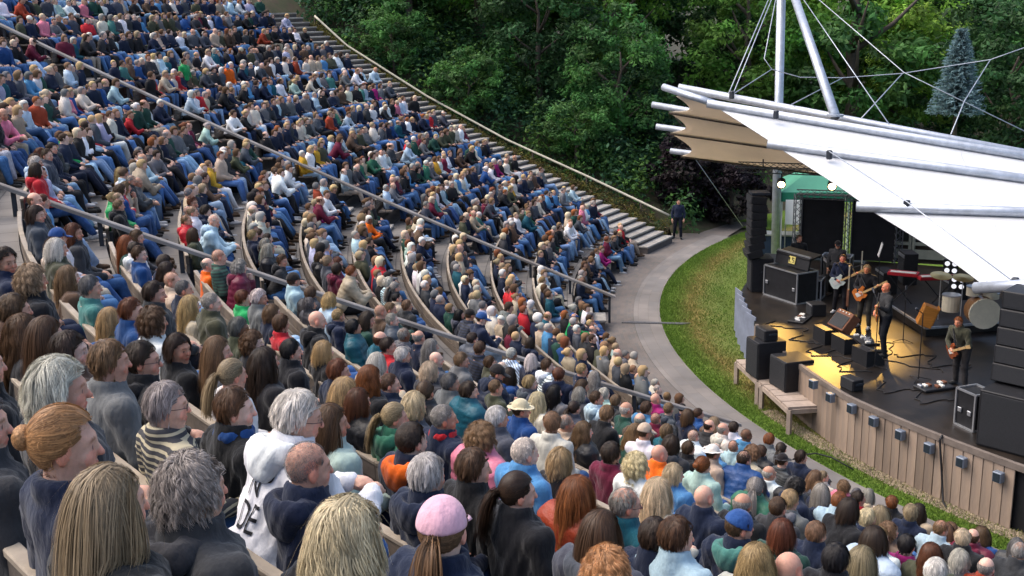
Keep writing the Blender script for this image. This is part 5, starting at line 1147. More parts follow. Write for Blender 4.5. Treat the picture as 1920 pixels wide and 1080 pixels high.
MB().lathe([(0.0, 0.23), (0.055, 0.23), (0.055, 0.232), (0, 0.232)], (0, 0.08, 0.32), 12, ry).build('port_hole', MT['black'], bd)
for nm, x, y, z, r, h in (('tom_drum', -0.1, -0.2, 0.85, 0.15, 0.22), ('tom_drum', -0.1, 0.2, 0.85, 0.16, 0.24), ('floor_tom', -0.5, -0.55, 0.45, 0.21, 0.4), ('snare_drum', -0.55, 0.4, 0.62, 0.18, 0.14)):
    d_ = MB().lathe([(r, -h/2), (r, h/2)], (x, y, z), 18).build(nm, MT['drum_cream'], o); MB().lathe([(r+0.008, h/2-0.02), (r+0.008, h/2+0.008)], (x, y, z), 18).build('rim', MT['alu'], d_)
for x, y, z, r in ((0.1, 0.55, 1.15, 0.22), (0.05, -0.5, 1.2, 0.24), (-0.5, 0.75, 0.95, 0.18), (-0.6, -0.8, 1.1, 0.25)):
    c_ = MB().lathe([(0.0, 0.02), (0.05, 0.018), (r, 0.0), (r, -0.004), (0.0, 0.0)], (x, y, z), 20, Matrix.Rotation(0.2, 3, 'Y')).build('cymbal', MT['cymbal'], o); MB().tube([(x, y, 0), (x, y, z)], 0.012, 6).build('stand', MT['alu'], c_)
# keyboards
mk('red_lacquer', (0.42, 0.02, 0.03), 0.35, 0.15); mk('keys_white', (0.7, 0.68, 0.62), 0.4, 0.1)
def keyboard(base, rz, label, L=1.1):
    o = empty('keyboard', base, rz); tag(o, label, 'keyboard'); MB().box((0, 0, 0.92), (L, 0.32, 0.09), None, 0.012).build('case', MT['red_lacquer'], o); MB().box((0, -0.07, 0.972), (L-0.12, 0.16, 0.014)).build('keys', MT['keys_white'], o)
    for s in (-1, 1): MB().tube([(s*0.4, 0, 0.88), (-s*0.35, 0, 0.0)], 0.016, 6).build('stand_leg', MT['black'], o)
keyboard(atz(1757, 585, DZ), 0.75, 'red keyboard on a folding stand behind the singer'); keyboard(atz(1690, 580, DZ)+Vector((0, 0, 0.04)), 0.25, 'narrow red keyboard angled beside the singer', 0.75)
o = empty('wooden_cajon', atz(1737, 612, kz), 0.5); tag(o, 'orange wooden box drum tilted on the riser', 'drum'); mk('orange_wood', (0.48, 0.19, 0.035), 0.4, 0.25, 4, stretch=(1, 1, 6))
MB().box((0, 0, 0.27), (0.34, 0.34, 0.5), Matrix.Rotation(0.35, 3, 'Y'), 0.015).build('box', MT['orange_wood'], o); MB().box((0.185, 0, 0.27), (0.012, 0.32, 0.46), Matrix.Rotation(0.35, 3, 'Y')).build('front_plate', MT['orange_wood'], o)
# amplifiers, wedges, clutter
mk('amp_tolex', (0.16, 0.065, 0.035), 0.7, 0.2, 20)
o = empty('guitar_amplifier', atz(1568, 622, DZ), R_(238)); tag(o, 'tilted brown guitar amplifier on the deck before the guitarists', 'amplifier'); rt = Matrix.Rotation(-0.7, 3, 'Y')
MB().box(rt @ Vector((0, 0, 0.3)), (0.26, 0.66, 0.5), rt, 0.015).build('cabinet', MT['amp_tolex'], o); MB().box(rt @ Vector((0.135, 0, 0.26)), (0.014, 0.58, 0.34), rt).build('grille', MT['black_grille'], o)
for j in range(4): MB().box(rt @ Vector((0.136, -0.2+0.13*j, 0.5)), (0.02, 0.03, 0.03), rt).build('knob', MT['keys_white'], o)
for i, (x, y, lab) in enumerate([(1553, 640, 'black wedge monitor, first from the bright stage edge'), (1588, 657, 'black wedge monitor, second from the bright stage edge'), (1628, 680, 'black wedge monitor at the feet of the singer'), (1600, 700, 'black wedge monitor lying closest to the stage lip')][:3]):
    p = atz(x, y, DZ); o = empty('wedge_monitor', p, facing(p)+math.pi); tag(o, lab, 'monitor', 'wedge monitors on the deck'); ex = MB().prism([(-0.25, 0), (0.22, 0), (0.22, 0.09), (-0.05, 0.36), (-0.25, 0.36)], 0.55, Matrix(((1, 0, 0), (0, 0, 1), (0, 1, 0))).to_4x4()); ex.build('cabinet', MT['black'], o)
    MB().box((0.095, 0, 0.235), (0.36, 0.48, 0.012), Matrix.Rotation(R_(45), 3, 'Y')).build('grille', MT['black_grille'], o)
for i, (x, y, lab) in enumerate([(1752, 728, 'pedalboard of small silver boxes in front of the saxophonist'), (1500, 600, 'pedalboard of small silver boxes near the stage corner'), (1622, 640, 'pedalboard of small silver boxes by the guitarists')]):
    o = empty('pedalboard', atz(x, y, DZ), R_(60+i*40)); tag(o, lab, 'pedals'); MB().box((0, 0, 0.03), (0.75, 0.4, 0.05), None, 0.01).build('board', MT['case_black'], o)
    for j in range(7): MB().box((-0.3+0.1*j, random.uniform(-0.1, 0.1), 0.075), (0.07, 0.12, 0.045), None, 0.006).build('pedal', random.choice([MT['alu'], MT['keys_white'], MT['amp_tolex'], MT['alu']]), o)
def stand(x, y, h, label, boom=True):
    o = empty('microphone_stand', atz(x, y, DZ), random.uniform(0, 6)); tag(o, label, 'stand'); MB().tube([(0, 0, 0.02), (0, 0, h)], 0.011, 6).build('pole', MT['black'], o)
    for j in range(3): a = j*2.09; MB().tube([(0, 0, 0.06), (0.26*math.cos(a), 0.26*math.sin(a), 0.012)], 0.009, 5).build('leg', MT['black'], o)
    if boom: MB().tube([(0, 0, h), (0.35, 0, h+0.15)], 0.009, 5).build('boom', MT['black'], o); MB().lathe([(0.012, 0), (0.022, 0.1), (0.03, 0.12), (0.028, 0.16), (0.0, 0.175)], (0.35, 0, h+0.15), 10, Matrix.Rotation(1.1, 3, 'Y')).build('microphone', MT['dark_steel'], o)
stand(1722, 712, 1.45, 'microphone stand alone at the open front of the deck'); stand(1640, 690, 1.45, 'microphone stand in front of the singer'); stand(1590, 605, 1.4, 'microphone stand by the white-guitar player'); stand(1693, 640, 1.0, 'short microphone stand at the drum riser corner', True)
o = empty('music_stand', atz(1645, 560, DZ), R_(-60)); tag(o, 'music stand with a white sheet behind the guitarists', 'stand'); MB().tube([(0, 0, 0), (0, 0, 1.2)], 0.012, 6).build('pole', MT['black'], o); MB().box((0, 0, 1.35), (0.3, 0.01, 0.36), Matrix.Rotation(-0.25, 3, 'X')).build('sheet', MT['white_paint'], o); MB().box((0, 0.012, 1.35), (0.4, 0.008, 0.4), Matrix.Rotation(-0.25, 3, 'X')).build('desk', MT['black'], o)
# backline and loose gear that crowds the deck
for i, (x, y, w_, h, lab) in enumerate([(1560, 545, 0.6, 0.95, 'tall black bass cabinet behind the guitarist in navy'), (1660, 545, 0.75, 0.6, 'low black amplifier behind the bald singer'), (1700, 530, 0.6, 0.9, 'black amplifier stack by the window frames'), (1790, 560, 0.7, 0.5, 'low black cabinet left of the drum kit'), (1530, 590, 0.4, 0.32, 'small black box on the deck near the rack case')]):
    p = atz(x, y, DZ+0.002); o = empty('amplifier', p, facing(p)); tag(o, lab, 'amplifier', 'black amplifiers on the deck'); MB().box((0, 0, h/2), (0.38, w_, h), None, 0.012).build('cabinet', MT['black'], o); MB().box((0.196, 0, h*0.42), (0.014, w_*0.9, h*0.72)).build('grille', MT['black_grille'], o); MB().box((0.197, 0, h*0.9), (0.016, w_*0.88, h*0.1)).build('control_panel', MT['alu'], o)
rc = random.Random(4)
for i, (a, b_, lab) in enumerate([((1500, 640), (1620, 700), 'black cable winding along the front wedges'), ((1560, 600), (1740, 700), 'black cable crossing behind the singer'), ((1640, 720), (1790, 760), 'black cable along the stage lip'), ((1450, 600), (1560, 660), 'black cable by the stage corner'), ((1690, 660), (1830, 700), 'black cable by the riser')]):
    A_, B_ = atz(*a, DZ+0.012), atz(*b_, DZ+0.012); dd_ = B_-A_; nn_ = Vector((-dd_.y, dd_.x, 0)).normalized(); hose('cable', lab, [A_+dd_*(j/24)+nn_*(0.35*math.sin(j*0.55+i)+0.12*math.sin(j*1.7)) for j in range(25)], 0.012, MT['black'], 5)
for i, (x, y) in enumerate([(1588, 592), (1612, 560)]):
    o = empty('guitar_stand', atz(x, y, DZ), R_(200)); tag(o, ['maple-necked guitar on a stand behind the navy guitarist', 'maple-necked guitar on a stand behind the blonde player'][i], 'guitar'); MB().box((0, 0, 1.0), (0.03, 0.05, 0.62)).build('neck', MT['rope_wood'], o); MB().prism([(-0.17, 0), (-0.15, 0.2), (-0.09, 0.4), (0.09, 0.4), (0.15, 0.2), (0.17, 0), (0.1, -0.05), (-0.1, -0.05)], 0.05, Matrix(((0, 0, 1, 0), (1, 0, 0, 0), (0, 1, 0, 0.3), (0, 0, 0, 1)))).build('body', MT['amp_tolex'], o)
# audience blinders
mk('blinder_lens', (0.75, 0.75, 0.8), 0.2, 0.05, emit=0.5)
for i, (x, y, lab) in enumerate([(1783, 500, 'four-lens white stage light, upper of the pair under the roof'), (1796, 530, 'four-lens white stage light, lower of the pair under the roof')]):
    q = atd(x, y, 27.0); o = empty('stage_light', q, math.atan2(CAM_POS[1]-q.y, CAM_POS[0]-q.x)); tag(o, lab, 'light', 'four-lens stage lights'); MB().box((0, 0, 0), (0.12, 0.36, 0.36), None, 0.02).build('housing', MT['black'], o)
    for a in (-1, 1):
        for c in (-1, 1): MB().lathe([(0.0, 0.062), (0.06, 0.062), (0.065, 0.05), (0.065, 0.0)], (0, a*0.085, c*0.085), 14, ry).build('lens', MT['blinder_lens'], o)
    MB().tube([(-0.1, 0, 0), (-0.12, 0, -(q.z-DZ))], 0.02, 6).build('pole', MT['dark_steel'], o)

# ------------------------------------------------------------------ mast, roof, cables
mb_ = atd(1455, 466, 37.2); mt_ = atd(1466, -60, 37.2); mb_.z = 0.0
o = empty('mast', mb_); tag(o, 'tall galvanised steel mast rising through the stage roof', 'mast'); MB().tube([(0, 0, 0), mt_-mb_], 0.15, 16).build('tube', MT['galv'], o, True); MB().lathe([(0.3, 0), (0.3, 0.04)], (0, 0, 0), 16).build('base_plate', MT['galv'], o)
prop_b = atd(1566, 218, 29.2); o = empty('mast_strut', prop_b); tag(o, 'sloping steel strut from the roof ridge up to the mast head', 'mast'); MB().tube([(0, 0, 0), mt_-prop_b+Vector((0.1, 0, 0))], 0.13, 16).build('tube', MT['galv'], o, True); MB().lathe([(0.22, 0), (0.22, 0.05)], (0, 0, 0), 12).build('foot_plate', MT['galv'], o)
mk('membrane_white', (0.66, 0.67, 0.685), 0.5, 0.05, 0.6, bump=0.06, bscale=1.5, trans=0.12)
mk('membrane_warm_lit', (0.76, 0.66, 0.54), 0.65, 0.08, 0.8, bump=0.05, bscale=2, trans=0.5)  # underside of the membrane: warm light and shading put into its colour
roof = empty('stage_roof', atd(1600, 300, 27)); tag(roof, 'tensile stage roof with white top, underside painted with warm light and steel tube ribs', 'roof'); RO = Vector(roof.location)
def ext(a, b_, f): return a+(b_-a)*f
EA, EB = atd(1350, 205, 29), atd(1860, 548, 20.5)
E = [EA, atd(1466, 281, 26.5), atd(1637, 397, 23.6), EB]
Q = [atd(1920, 300, 28), atd(1920, 343, 25.8), atd(1920, 407, 23.0), atd(1920, 545, 20.0)]
Q = [ext(e, q, 2.2) for e, q in zip(E, Q)]
def patch(a0, a1, b0, b1, nu, nv, sag, scal, mt, name):
    m_ = MB()
    for j in range(nv+1):
        v = j/nv; P0, P1 = a0.lerp(b0, v), a1.lerp(b1, v); L = (P1-P0).length; s0 = scal*math.sin(math.pi*v)/L
        for i in range(nu+1):
            u = s0+(1-s0)*i/nu; m_.v.append(tuple(P0.lerp(P1, u)-RO-Vector((0, 0, sag*math.sin(math.pi*v)))))
    for j in range(nv):
        for i in range(nu): a = j*(nu+1)+i; m_.f.append((a, a+1, a+nu+2, a+nu+1))
    o_ = m_.build(name, mt, roof, True); md = o_.modifiers.new('thickness', 'SOLIDIFY'); md.thickness = 0.02; md.offset = 0; return o_
for i in range(3): patch(E[i], Q[i], E[i+1], Q[i+1], 24, 10, 0.10, 0.25, MT['membrane_white'], 'white_panel')
mk('seam_white', (0.55, 0.56, 0.58), 0.6, 0.1)
for i in range(3):
    for f_ in (0.12, 0.24, 0.36, 0.48):
        m_ = MB(); pts_ = [E[i].lerp(Q[i], f_).lerp(E[i+1].lerp(Q[i+1], f_), v_/10)-RO+Vector((0, 0, 0.016-0.10*math.sin(math.pi*v_/10))) for v_ in range(1, 10)]; m_.tube(pts_, 0.009, 5).build('seam', MT['seam_white'], roof, True)
def pipe(a, b_, r, name='rib_tube'):
    o_ = MB().tube([a-RO, b_-RO], r, 16).build(name, MT['galv'], roof, True); return o_
for i in range(4): d_ = (Q[i]-E[i]).normalized(); up_ = Vector((0, 0, 0.10)); pipe(E[i]-d_*0.35+up_, Q[i]+up_, 0.112)
T1a, T0a, T0b = atd(1244, 170, 30.4), atd(1272, 164, 31.0), atd(1920, 287, 29.0)
pipe(T1a+Vector((0, 0, 0.1)), EA+Vector((0, 0, 0.1)), 0.10); pipe(T0a, ext(T0a, T0b, 1.9), 0.11)
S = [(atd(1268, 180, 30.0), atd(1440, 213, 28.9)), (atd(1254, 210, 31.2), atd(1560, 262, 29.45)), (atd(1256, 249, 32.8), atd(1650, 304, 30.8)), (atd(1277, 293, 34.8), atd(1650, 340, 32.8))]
for i in range(3): patch(S[i][0], S[i][1], S[i+1][0], S[i+1][1], 20, 8, 0.05, 0.5, MT['membrane_warm_lit'], 'beige_panel')
mk('edge_and_shade_dark', (0.10, 0.07, 0.05), 0.7, 0.1)
for i in (1, 2): MB().tube([S[i][0]-RO-Vector((0, 0, 0.04)), S[i][1]-RO-Vector((0, 0, 0.04))], 0.022, 6).build('seam', MT['edge_and_shade_dark'], roof)  # dark strips painted in as the shade of the tubes above the membrane
for i in (1, 2, 3): d_ = (S[i][1]-S[i][0]).normalized(); pipe(S[i][0]-d_*[0, 0.5, 0.42, 0.35][i]+Vector((0, 0, 0.13)), S[i][1]+Vector((0, 0, 0.13)), 0.09)
MB().tube([S[3][0]-RO, S[3][1]-RO], 0.05, 8).build('edge_tube', MT['edge_and_shade_dark'], roof)
for x, y, d_ in ((1372, 178, 30.3), (1455, 215, 28.4), (1555, 290, 26.0), (1700, 385, 23.4), (1903, 531, 20.3)):
    q = atd(x, y, d_)-RO; MB().box(q, (0.12, 0.12, 0.22), None, 0.02).build('clamp', MT['dark_steel'], roof)
def cable(label, pts, r=0.016): 
    pts = [Vector(p) for p in pts]; o_ = MB().tube([p-pts[0] for p in pts], r, 5).build('steel_cable', MT['galv'], None, True); o_.location = pts[0]; return tag(o_, label, 'cable', 'steel cables of the mast')
MH = mt_
cable('steel cable from the mast head to the roof ridge end, outer', [MH, atd(1366, 176, 30.4)]); cable('steel cable from the mast head to the roof ridge end, inner', [MH+Vector((0.1, 0, 0)), atd(1374, 178, 30.4)])
cable('bent steel cable looping beside the mast', [MH, atd(1433, 110, 34), atd(1447, 130, 34), atd(1500, 145, 34), atd(1580, 146, 33.8), atd(1690, 138, 33.5), atd(1857, 112, 33), atd(1990, 65, 32)])
cable('steel cable from the mast head down to the middle of the ridge', [MH, atd(1667, 233, 28.9)]); cable('long steel cable from the mast head down past the photo edge', [MH, atd(1695, 136, 33.5), atd(1960, 265, 31)])
cable('short tie cable from the loop to the ridge', [atd(1692, 138, 33.5), atd(1615, 222, 29.3)]); cable('tie cable from the far loop node to the ridge', [atd(1857, 112, 33), atd(1808, 190, 31), atd(1783, 252, 28.6)]); cable('tie cable from the near loop node behind the mast', [atd(1447, 130, 34), atd(1372, 178, 30.5)])
cable('tie cable across the lower ridge', [atd(1580, 146, 33.8), atd(1480, 198, 30)])
cable('dark cable laid over the white roof from rib to rib', [atd(1555, 284, 25.9), atd(1700, 378, 23.2), atd(1904, 531, 20.2)], 0.012); cable('guy cable from the roof corner down to the lawn', [atd(1302, 296, 34.6), atd(1392, 424, 39)], 0.012)
# lighting truss under the roof with two lit spotlights
ta, tb_ = atd(1385, 313, 33.4), atd(1640, 322, 30.0); o = empty('lighting_truss', ta); tag(o, 'dark lighting truss hung under the warm-tinted roof', 'truss'); tr_ = truss(o, ta, tb_, 0.22, ta); tr_.data.materials.clear(); tr_.data.materials.append(MT['dark_steel'])
MB().tube([atd(1431, 280, 33)-ta, atd(1431, 312, 33)-ta], 0.02, 6).build('hanger', MT['dark_steel'], o)
mk('lamp_glow', (1.0, 0.72, 0.35), 0.4, 0.0, emit=6)
LAMPS = [(1465, 347, 32.0, atz(1455, 640, DZ), 350, 'lit warm spotlight hanging beside the mast', 0.20), (1560, 351, 30.6, atz(1545, 690, DZ), 600, 'lit warm spotlight hanging in front of the green tent', 0.17), (1605, 338, 30.0, atz(1683, 652, DZ), 1500, 'warm spotlight tucked under the roof edge', 0.13), (1630, 340, 29.8, Vector((-11.4, -14.6, 2.0)), 900, 'warm spotlight beside the roof edge aimed at the guitarists', 0.55)]
for x, y, d_, tgt, en, lab, sz in LAMPS:
    q = atd(x, y, d_); o = empty('spotlight', q); tag(o, lab, 'spotlight', 'stage spotlights'); dr = (tgt-q).normalized(); rot = dr.to_track_quat('Z', 'Y').to_matrix()
    MB().lathe([(0.09, -0.28), (0.12, -0.24), (0.13, 0.0), (0.12, 0.0), (0.11, -0.03)], (0, 0, 0), 14, rot).build('housing', MT['black'], o, True); MB().lathe([(0.0, -0.03), (0.105, -0.03), (0.105, -0.025), (0.0, -0.025)], (0, 0, 0), 14, rot).build('lens', MT['lamp_glow'], o)
    MB().tube([rot @ Vector((0, 0, -0.15)), Vector((0, 0, 0.32))], 0.02, 6).build('yoke', MT['dark_steel'], o)
    ld = bpy.data.lights.new('spot', 'SPOT'); ld.energy = en; ld.color = (1.0, 0.56, 0.13); ld.spot_size = sz; ld.spot_blend = 0.55; ld.shadow_soft_size = 0.08; lo = bpy.data.objects.new('lamp_light', ld); link(lo); lo.parent = o; lo.location = dr*0.03; lo.rotation_euler = (-dr).to_track_quat('Z', 'Y').to_euler()
# green tent behind the stage
mk('tent_green', (0.10, 0.36, 0.24), 0.6, 0.1, 1.5, trans=0.3); mk('tent_valance', (0.02, 0.19, 0.11), 0.6, 0.1)
tc_ = atd(1532, 352, 38.5); hw = 1.35; o = empty('garden_tent', (tc_.x, tc_.y, 0), 0.6); tag(o, 'pale green pavilion tent behind the stage', 'tent'); ez = 2.8
rfv = [(-hw, -hw, ez), (hw, -hw, ez), (hw, hw, ez), (-hw, hw, ez), (0, 0, ez+0.8)]; m_ = MB(); m_.add(rfv, [(0, 1, 4), (1, 2, 4), (2, 3, 4), (3, 0, 4)]); rf = m_.build('tent_roof', MT['tent_green'], o); md = rf.modifiers.new('t', 'SOLIDIFY'); md.thickness = 0.02
for a, b_ in ((0, 1), (1, 2), (2, 3), (3, 0)): MB().beam(Vector(rfv[a])-Vector((0, 0, 0.16)), Vector(rfv[b_])-Vector((0, 0, 0.16)), 0.02, 0.32).build('valance', MT['tent_valance'], o)
for a in range(4): MB().tube([(rfv[a][0]*0.98, rfv[a][1]*0.98, 0), (rfv[a][0]*0.98, rfv[a][1]*0.98, ez)], 0.03, 6).build('leg', MT['white_paint'], o)
q = atd(1488, 398, 37.4); o = empty('notice_board', (q.x, q.y, 0), math.atan2(CAM_POS[1]-q.y, CAM_POS[0]-q.x)); tag(o, 'white display board standing under the green tent', 'board'); MB().box((0, 0, q.z), (0.04, 0.55, 0.85), None, 0.005).build('panel', MT['white_paint'], o)
for s in (-1, 1): MB().tube([(0, s*0.25, 0), (0, s*0.25, q.z-0.4)], 0.02, 5).build('leg', MT['alu'], o)
q = atd(1500, 420, 38); o = empty('catering_counter', (q.x, q.y, 0), 0.5); tag(o, 'dark blue counter below the green tent', 'counter'); mk('counter_blue', (0.015, 0.03, 0.06), 0.6, 0.2); MB().box((0, 0, 0.62), (2.6, 0.6, 1.24), None, 0.02).build('front', MT['counter_blue'], o); MB().box((0, 0, 1.26), (2.7, 0.7, 0.05)).build('worktop', MT['alu'], o)
# ------------------------------------------------------------------ trees and shrubs
def leaf_cloud(centres, radii, per, size, cols, flat=0.6, seed=1, drop=0.0):
    g_ = np.random.default_rng(seed); n = len(centres); tot = n*per
    c = np.repeat(centres, per, 0); r = np.repeat(radii, per, 0); v = g_.normal(size=(tot, 3)); v /= np.linalg.norm(v, axis=1)[:, None]; rad = g_.random((tot, 1))**0.42
    P = c+v*rad*r; nrm = v*0.7+g_.normal(size=(tot, 3))*0.5+np.array([0, 0, flat]); nrm /= np.linalg.norm(nrm, axis=1)[:, None]
    a = np.cross(nrm, g_.normal(size=(tot, 3))); a /= np.linalg.norm(a, axis=1)[:, None]; b_ = np.cross(nrm, a); s = size*g_.uniform(0.6, 1.4, (tot, 1))
    V = np.stack([P-a*s, P-b_*s*0.5-nrm*s*0.12, P+a*s, P+b_*s*0.5-nrm*s*0.12], 1)
    cc = np.repeat(cols, per, 0)*1.75*g_.uniform(0.7, 1.35, (tot, 1)); Cq = np.repeat(cc[:, None], 4, 1)
    return V.reshape(-1, 3), np.arange(tot*4).reshape(-1, 4), Cq.reshape(-1, 3)
GREENS = np.array([[0.03, 0.075, 0.022], [0.045, 0.11, 0.024], [0.022, 0.06, 0.028], [0.075, 0.15, 0.03], [0.02, 0.05, 0.018]])
def crown(h, rx, ncl, per, size, tint, seed, base=0.15, kind='broad'):
    g_ = np.random.default_rng(seed); C_ = []; R__ = []
    while len(C_) < ncl:
        v = g_.normal(size=3); v /= np.linalg.norm(v); rad = g_.uniform(0.55, 1.0); q = v*rad
        z = h*(base+(1-base)*(0.5+0.5*q[2])); w_ = rx*(1.0 if kind == 'broad' else (1.05-0.8*(z/h)))
        C_.append([q[0]*w_*g_.uniform(0.8, 1.15), q[1]*w_*g_.uniform(0.8, 1.15), z]); R__.append(np.array([1, 1, 0.65])*g_.uniform(0.45, 0.95)*rx/3.4)
    cl = np.array(tint)*g_.uniform(0.55, 1.5, (ncl, 1))*(1+g_.normal(0, 0.08, (ncl, 3)))
    return leaf_cloud(np.array(C_), np.array(R__), per, size, np.clip(cl, 0.004, 1), seed=seed+50)
mk('leaves', (1, 1, 1), 0.6, 0.15, 2, attr=True, spec=0.25, trans=0.4)
def trunk_mesh(h, r, seed):
    g_ = random.Random(seed); m_ = MB(); pts = [Vector((0, 0, -0.4))]
    for i in range(1, 7): pts.append(Vector((g_.uniform(-0.12, 0.12)*i*0.4, g_.uniform(-0.12, 0.12)*i*0.4, h*0.85*i/6)))
    m_.tube(pts, [r*(1-0.13*i) for i in range(7)], 8)
    for j in range(7):
        b_ = pts[2+j % 4]; a = g_.uniform(0, 6.28); L = h*g_.uniform(0.18, 0.3); m_.tube([b_, b_+Vector((math.cos(a)*L*0.5, math.sin(a)*L*0.5, L*0.35)), b_+Vector((math.cos(a)*L, math.sin(a)*L, L*0.85))], [r*0.4, r*0.25, r*0.08], 5)
    return m_.mesh('trunk', True)
def spruce(h, r, seed, tint):
    g_ = np.random.default_rng(seed); V = []; F = []; Cc = []; n0 = 0
    lv = 26
    for l in range(lv):
        z = h*(0.06+0.92*l/lv); rr = r*(1-l/lv)**0.9; nb_ = max(5, int(13*(1-l/lv)+5))
        for b_ in range(nb_):
            a = 6.283*b_/nb_+g_.uniform(0, 0.5)+l; L = rr*g_.uniform(0.8, 1.15)+0.1
            for s in range(16):
                t = s/15; p = np.array([math.cos(a)*L*t, math.sin(a)*L*t, z-0.25*L*t+0.18*L*t*t]); 
                for q in range(3):
                    d = np.array([math.cos(a)*0.6+g_.normal()*0.5, math.sin(a)*0.6+g_.normal()*0.5, g_.normal()*0.35]); d /= np.linalg.norm(d); sd = np.cross(d, g_.normal(size=3)); sd /= np.linalg.norm(sd); ln = 0.2*g_.uniform(0.6, 1.2); w_ = 0.03
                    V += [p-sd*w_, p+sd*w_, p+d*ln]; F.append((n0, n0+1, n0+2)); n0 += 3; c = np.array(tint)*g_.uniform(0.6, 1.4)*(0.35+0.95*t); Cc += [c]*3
    return np.array(V), np.array(F), np.array(Cc)
CR = {}
def crown_me(name, *a, **k):
    V, F, C_ = crown(*a, **k); me = np_mesh(name, V, F, C_, smooth=False); me.materials.append(MT['leaves']); CR[name] = (me, V, F, C_); return me
crown_me('oak', 11, 4.2, 120, 75, 0.17, (0.04, 0.10, 0.026), 1, base=0.12); crown_me('beech', 13, 3.9, 120, 75, 0.16, (0.075, 0.155, 0.028), 2, base=0.1); crown_me('hazel', 6.5, 3.0, 80, 75, 0.15, (0.045, 0.11, 0.03), 3, base=0.02)
crown_me('lime', 12, 4.6, 130, 75, 0.18, (0.115, 0.21, 0.032), 4, base=0.12); crown_me('holly', 8, 2.6, 90, 75, 0.13, (0.02, 0.055, 0.026), 5, base=0.02, kind='cone'); crown_me('copper', 4.0, 2.1, 80, 75, 0.12, (0.011, 0.008, 0.010), 6, base=0.0); crown_me('darkoak', 12, 4.4, 120, 75, 0.17, (0.025, 0.06, 0.02), 7, base=0.1)
TR = [trunk_mesh(9, 0.28, 1), trunk_mesh(10, 0.33, 2), trunk_mesh(5, 0.14, 3)]
for me in TR: me.materials.append(MT['bark'])
def gz(x, y): return ground_h(math.hypot(x, y), math.degrees(math.atan2(y, x)) % 360)
def tree(name, label, x, y, d, kind, sc=1.0, group='trees around the theatre', tk=0):
    """x, y: where the crown's middle shows in the photograph; d: metres from the camera"""
    q = atd(x, y, d); z = gz(q.x, q.y); H = CR[kind][0]; hh = np.max(CR[kind][1][:, 2])*sc
    o = empty(name, (q.x, q.y, z), random.uniform(0, 6.28)); tag(o, label, 'tree', group); o.scale = (sc, sc, sc)
    t_ = bpy.data.objects.new('trunk', TR[tk]); link(t_); t_.parent = o; c_ = bpy.data.objects.new('crown', H); link(c_); c_.parent = o
    return o
tree('broadleaf_tree', 'tall bright green tree above the middle of the side rail', 900, 60, 56, 'lime', 1.0, tk=1)
tree('broadleaf_tree', 'bright green leafy tree left of the mast', 1150, 60, 57, 'beech', 0.95, tk=1)
tree('broadleaf_tree', 'dark tree rising behind the top end of the side rail', 660, 40, 58, 'darkoak', 0.9, tk=0)
tree('broadleaf_tree', 'mid green tree between the rail top and the tall bright tree', 770, 80, 54, 'oak', 0.85, tk=0)
tree('broadleaf_tree', 'deep green tree over the centre of the side rail', 1010, 160, 51, 'darkoak', 0.72, tk=0)
tree('broadleaf_tree', 'rounded green tree just left of the roof corner', 1160, 190, 49, 'oak', 0.62, tk=0)
tree('broadleaf_tree', 'green tree directly behind the mast', 1400, 90, 56, 'beech', 0.9, tk=1)
tree('broadleaf_tree', 'green tree between mast strut and blue spruce', 1600, 120, 55, 'hazel', 1.35, tk=1)
tree('broadleaf_tree', 'dark tree right of the blue spruce at the photo edge', 1905, 110, 52, 'darkoak', 0.85, tk=0)
tree('broadleaf_tree', 'pale bushy tree behind the cable crossing', 1700, 130, 58, 'lime', 0.75, tk=1)
tree('holly_tree', 'dark conical evergreen beside the copper shrub', 1215, 230, 50, 'holly', 0.7, tk=2)
tree('hazel_shrub', 'low leafy shrub halfway along the side rail', 880, 210, 49, 'hazel', 0.55, tk=2)
tree('hazel_shrub', 'leafy shrub near the lower end of the side rail', 1080, 270, 47, 'hazel', 0.5, tk=2)
tree('hazel_shrub', 'leafy shrub behind the upper part of the side rail', 740, 140, 51, 'hazel', 0.55, tk=2)
tree('copper_shrub', 'dark purple-leaved shrub beside the roof end', 1300, 322, 46.5, 'copper', 0.9, tk=2); tree('copper_shrub', 'dark purple-leaved shrub below the roof corner', 1372, 338, 46, 'copper', 0.8, tk=2)
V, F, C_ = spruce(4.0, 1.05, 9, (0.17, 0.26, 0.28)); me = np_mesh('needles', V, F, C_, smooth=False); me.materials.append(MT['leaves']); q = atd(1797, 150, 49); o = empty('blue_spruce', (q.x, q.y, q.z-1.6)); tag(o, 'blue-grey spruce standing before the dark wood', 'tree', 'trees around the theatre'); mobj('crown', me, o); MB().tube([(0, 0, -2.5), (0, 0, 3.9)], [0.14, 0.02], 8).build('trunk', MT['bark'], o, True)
# the wood behind, one mass of crowns
VV = []; FF = []; CC = []; nb = 0; kinds = ['oak', 'beech', 'darkoak', 'oak', 'lime', 'darkoak']
spots = []
for i in range(14): spots.append((560+i*110+random.uniform(-25, 25), random.choice([63, 66, 70])))
for i in range(12): spots.append((540+i*130+random.uniform(-30, 30), random.choice([76, 82])))
for x, d in spots:
    q = atd(x, 20, d); k = random.choice(kinds); V, F, C_ = CR[k][1:]; a = random.uniform(0, 6.28); s = random.uniform(0.85, 1.2); c, sn = math.cos(a)*s, math.sin(a)*s
    W_ = V@np.array([[c, sn, 0], [-sn, c, 0], [0, 0, s]])+np.array([q.x, q.y, min(gz(q.x, q.y), 7.0)-1.0]); VV.append(W_); FF.append(F+nb); CC.append(C_*random.uniform(0.85, 1.35)); nb += len(V)
me = np_mesh('woodland', np.concatenate(VV), np.concatenate(FF), np.concatenate(CC), smooth=False); tag(mobj('woodland', me, None, MT['leaves']), 'dense green wood filling the hillside behind the theatre', 'wood', kind='stuff')
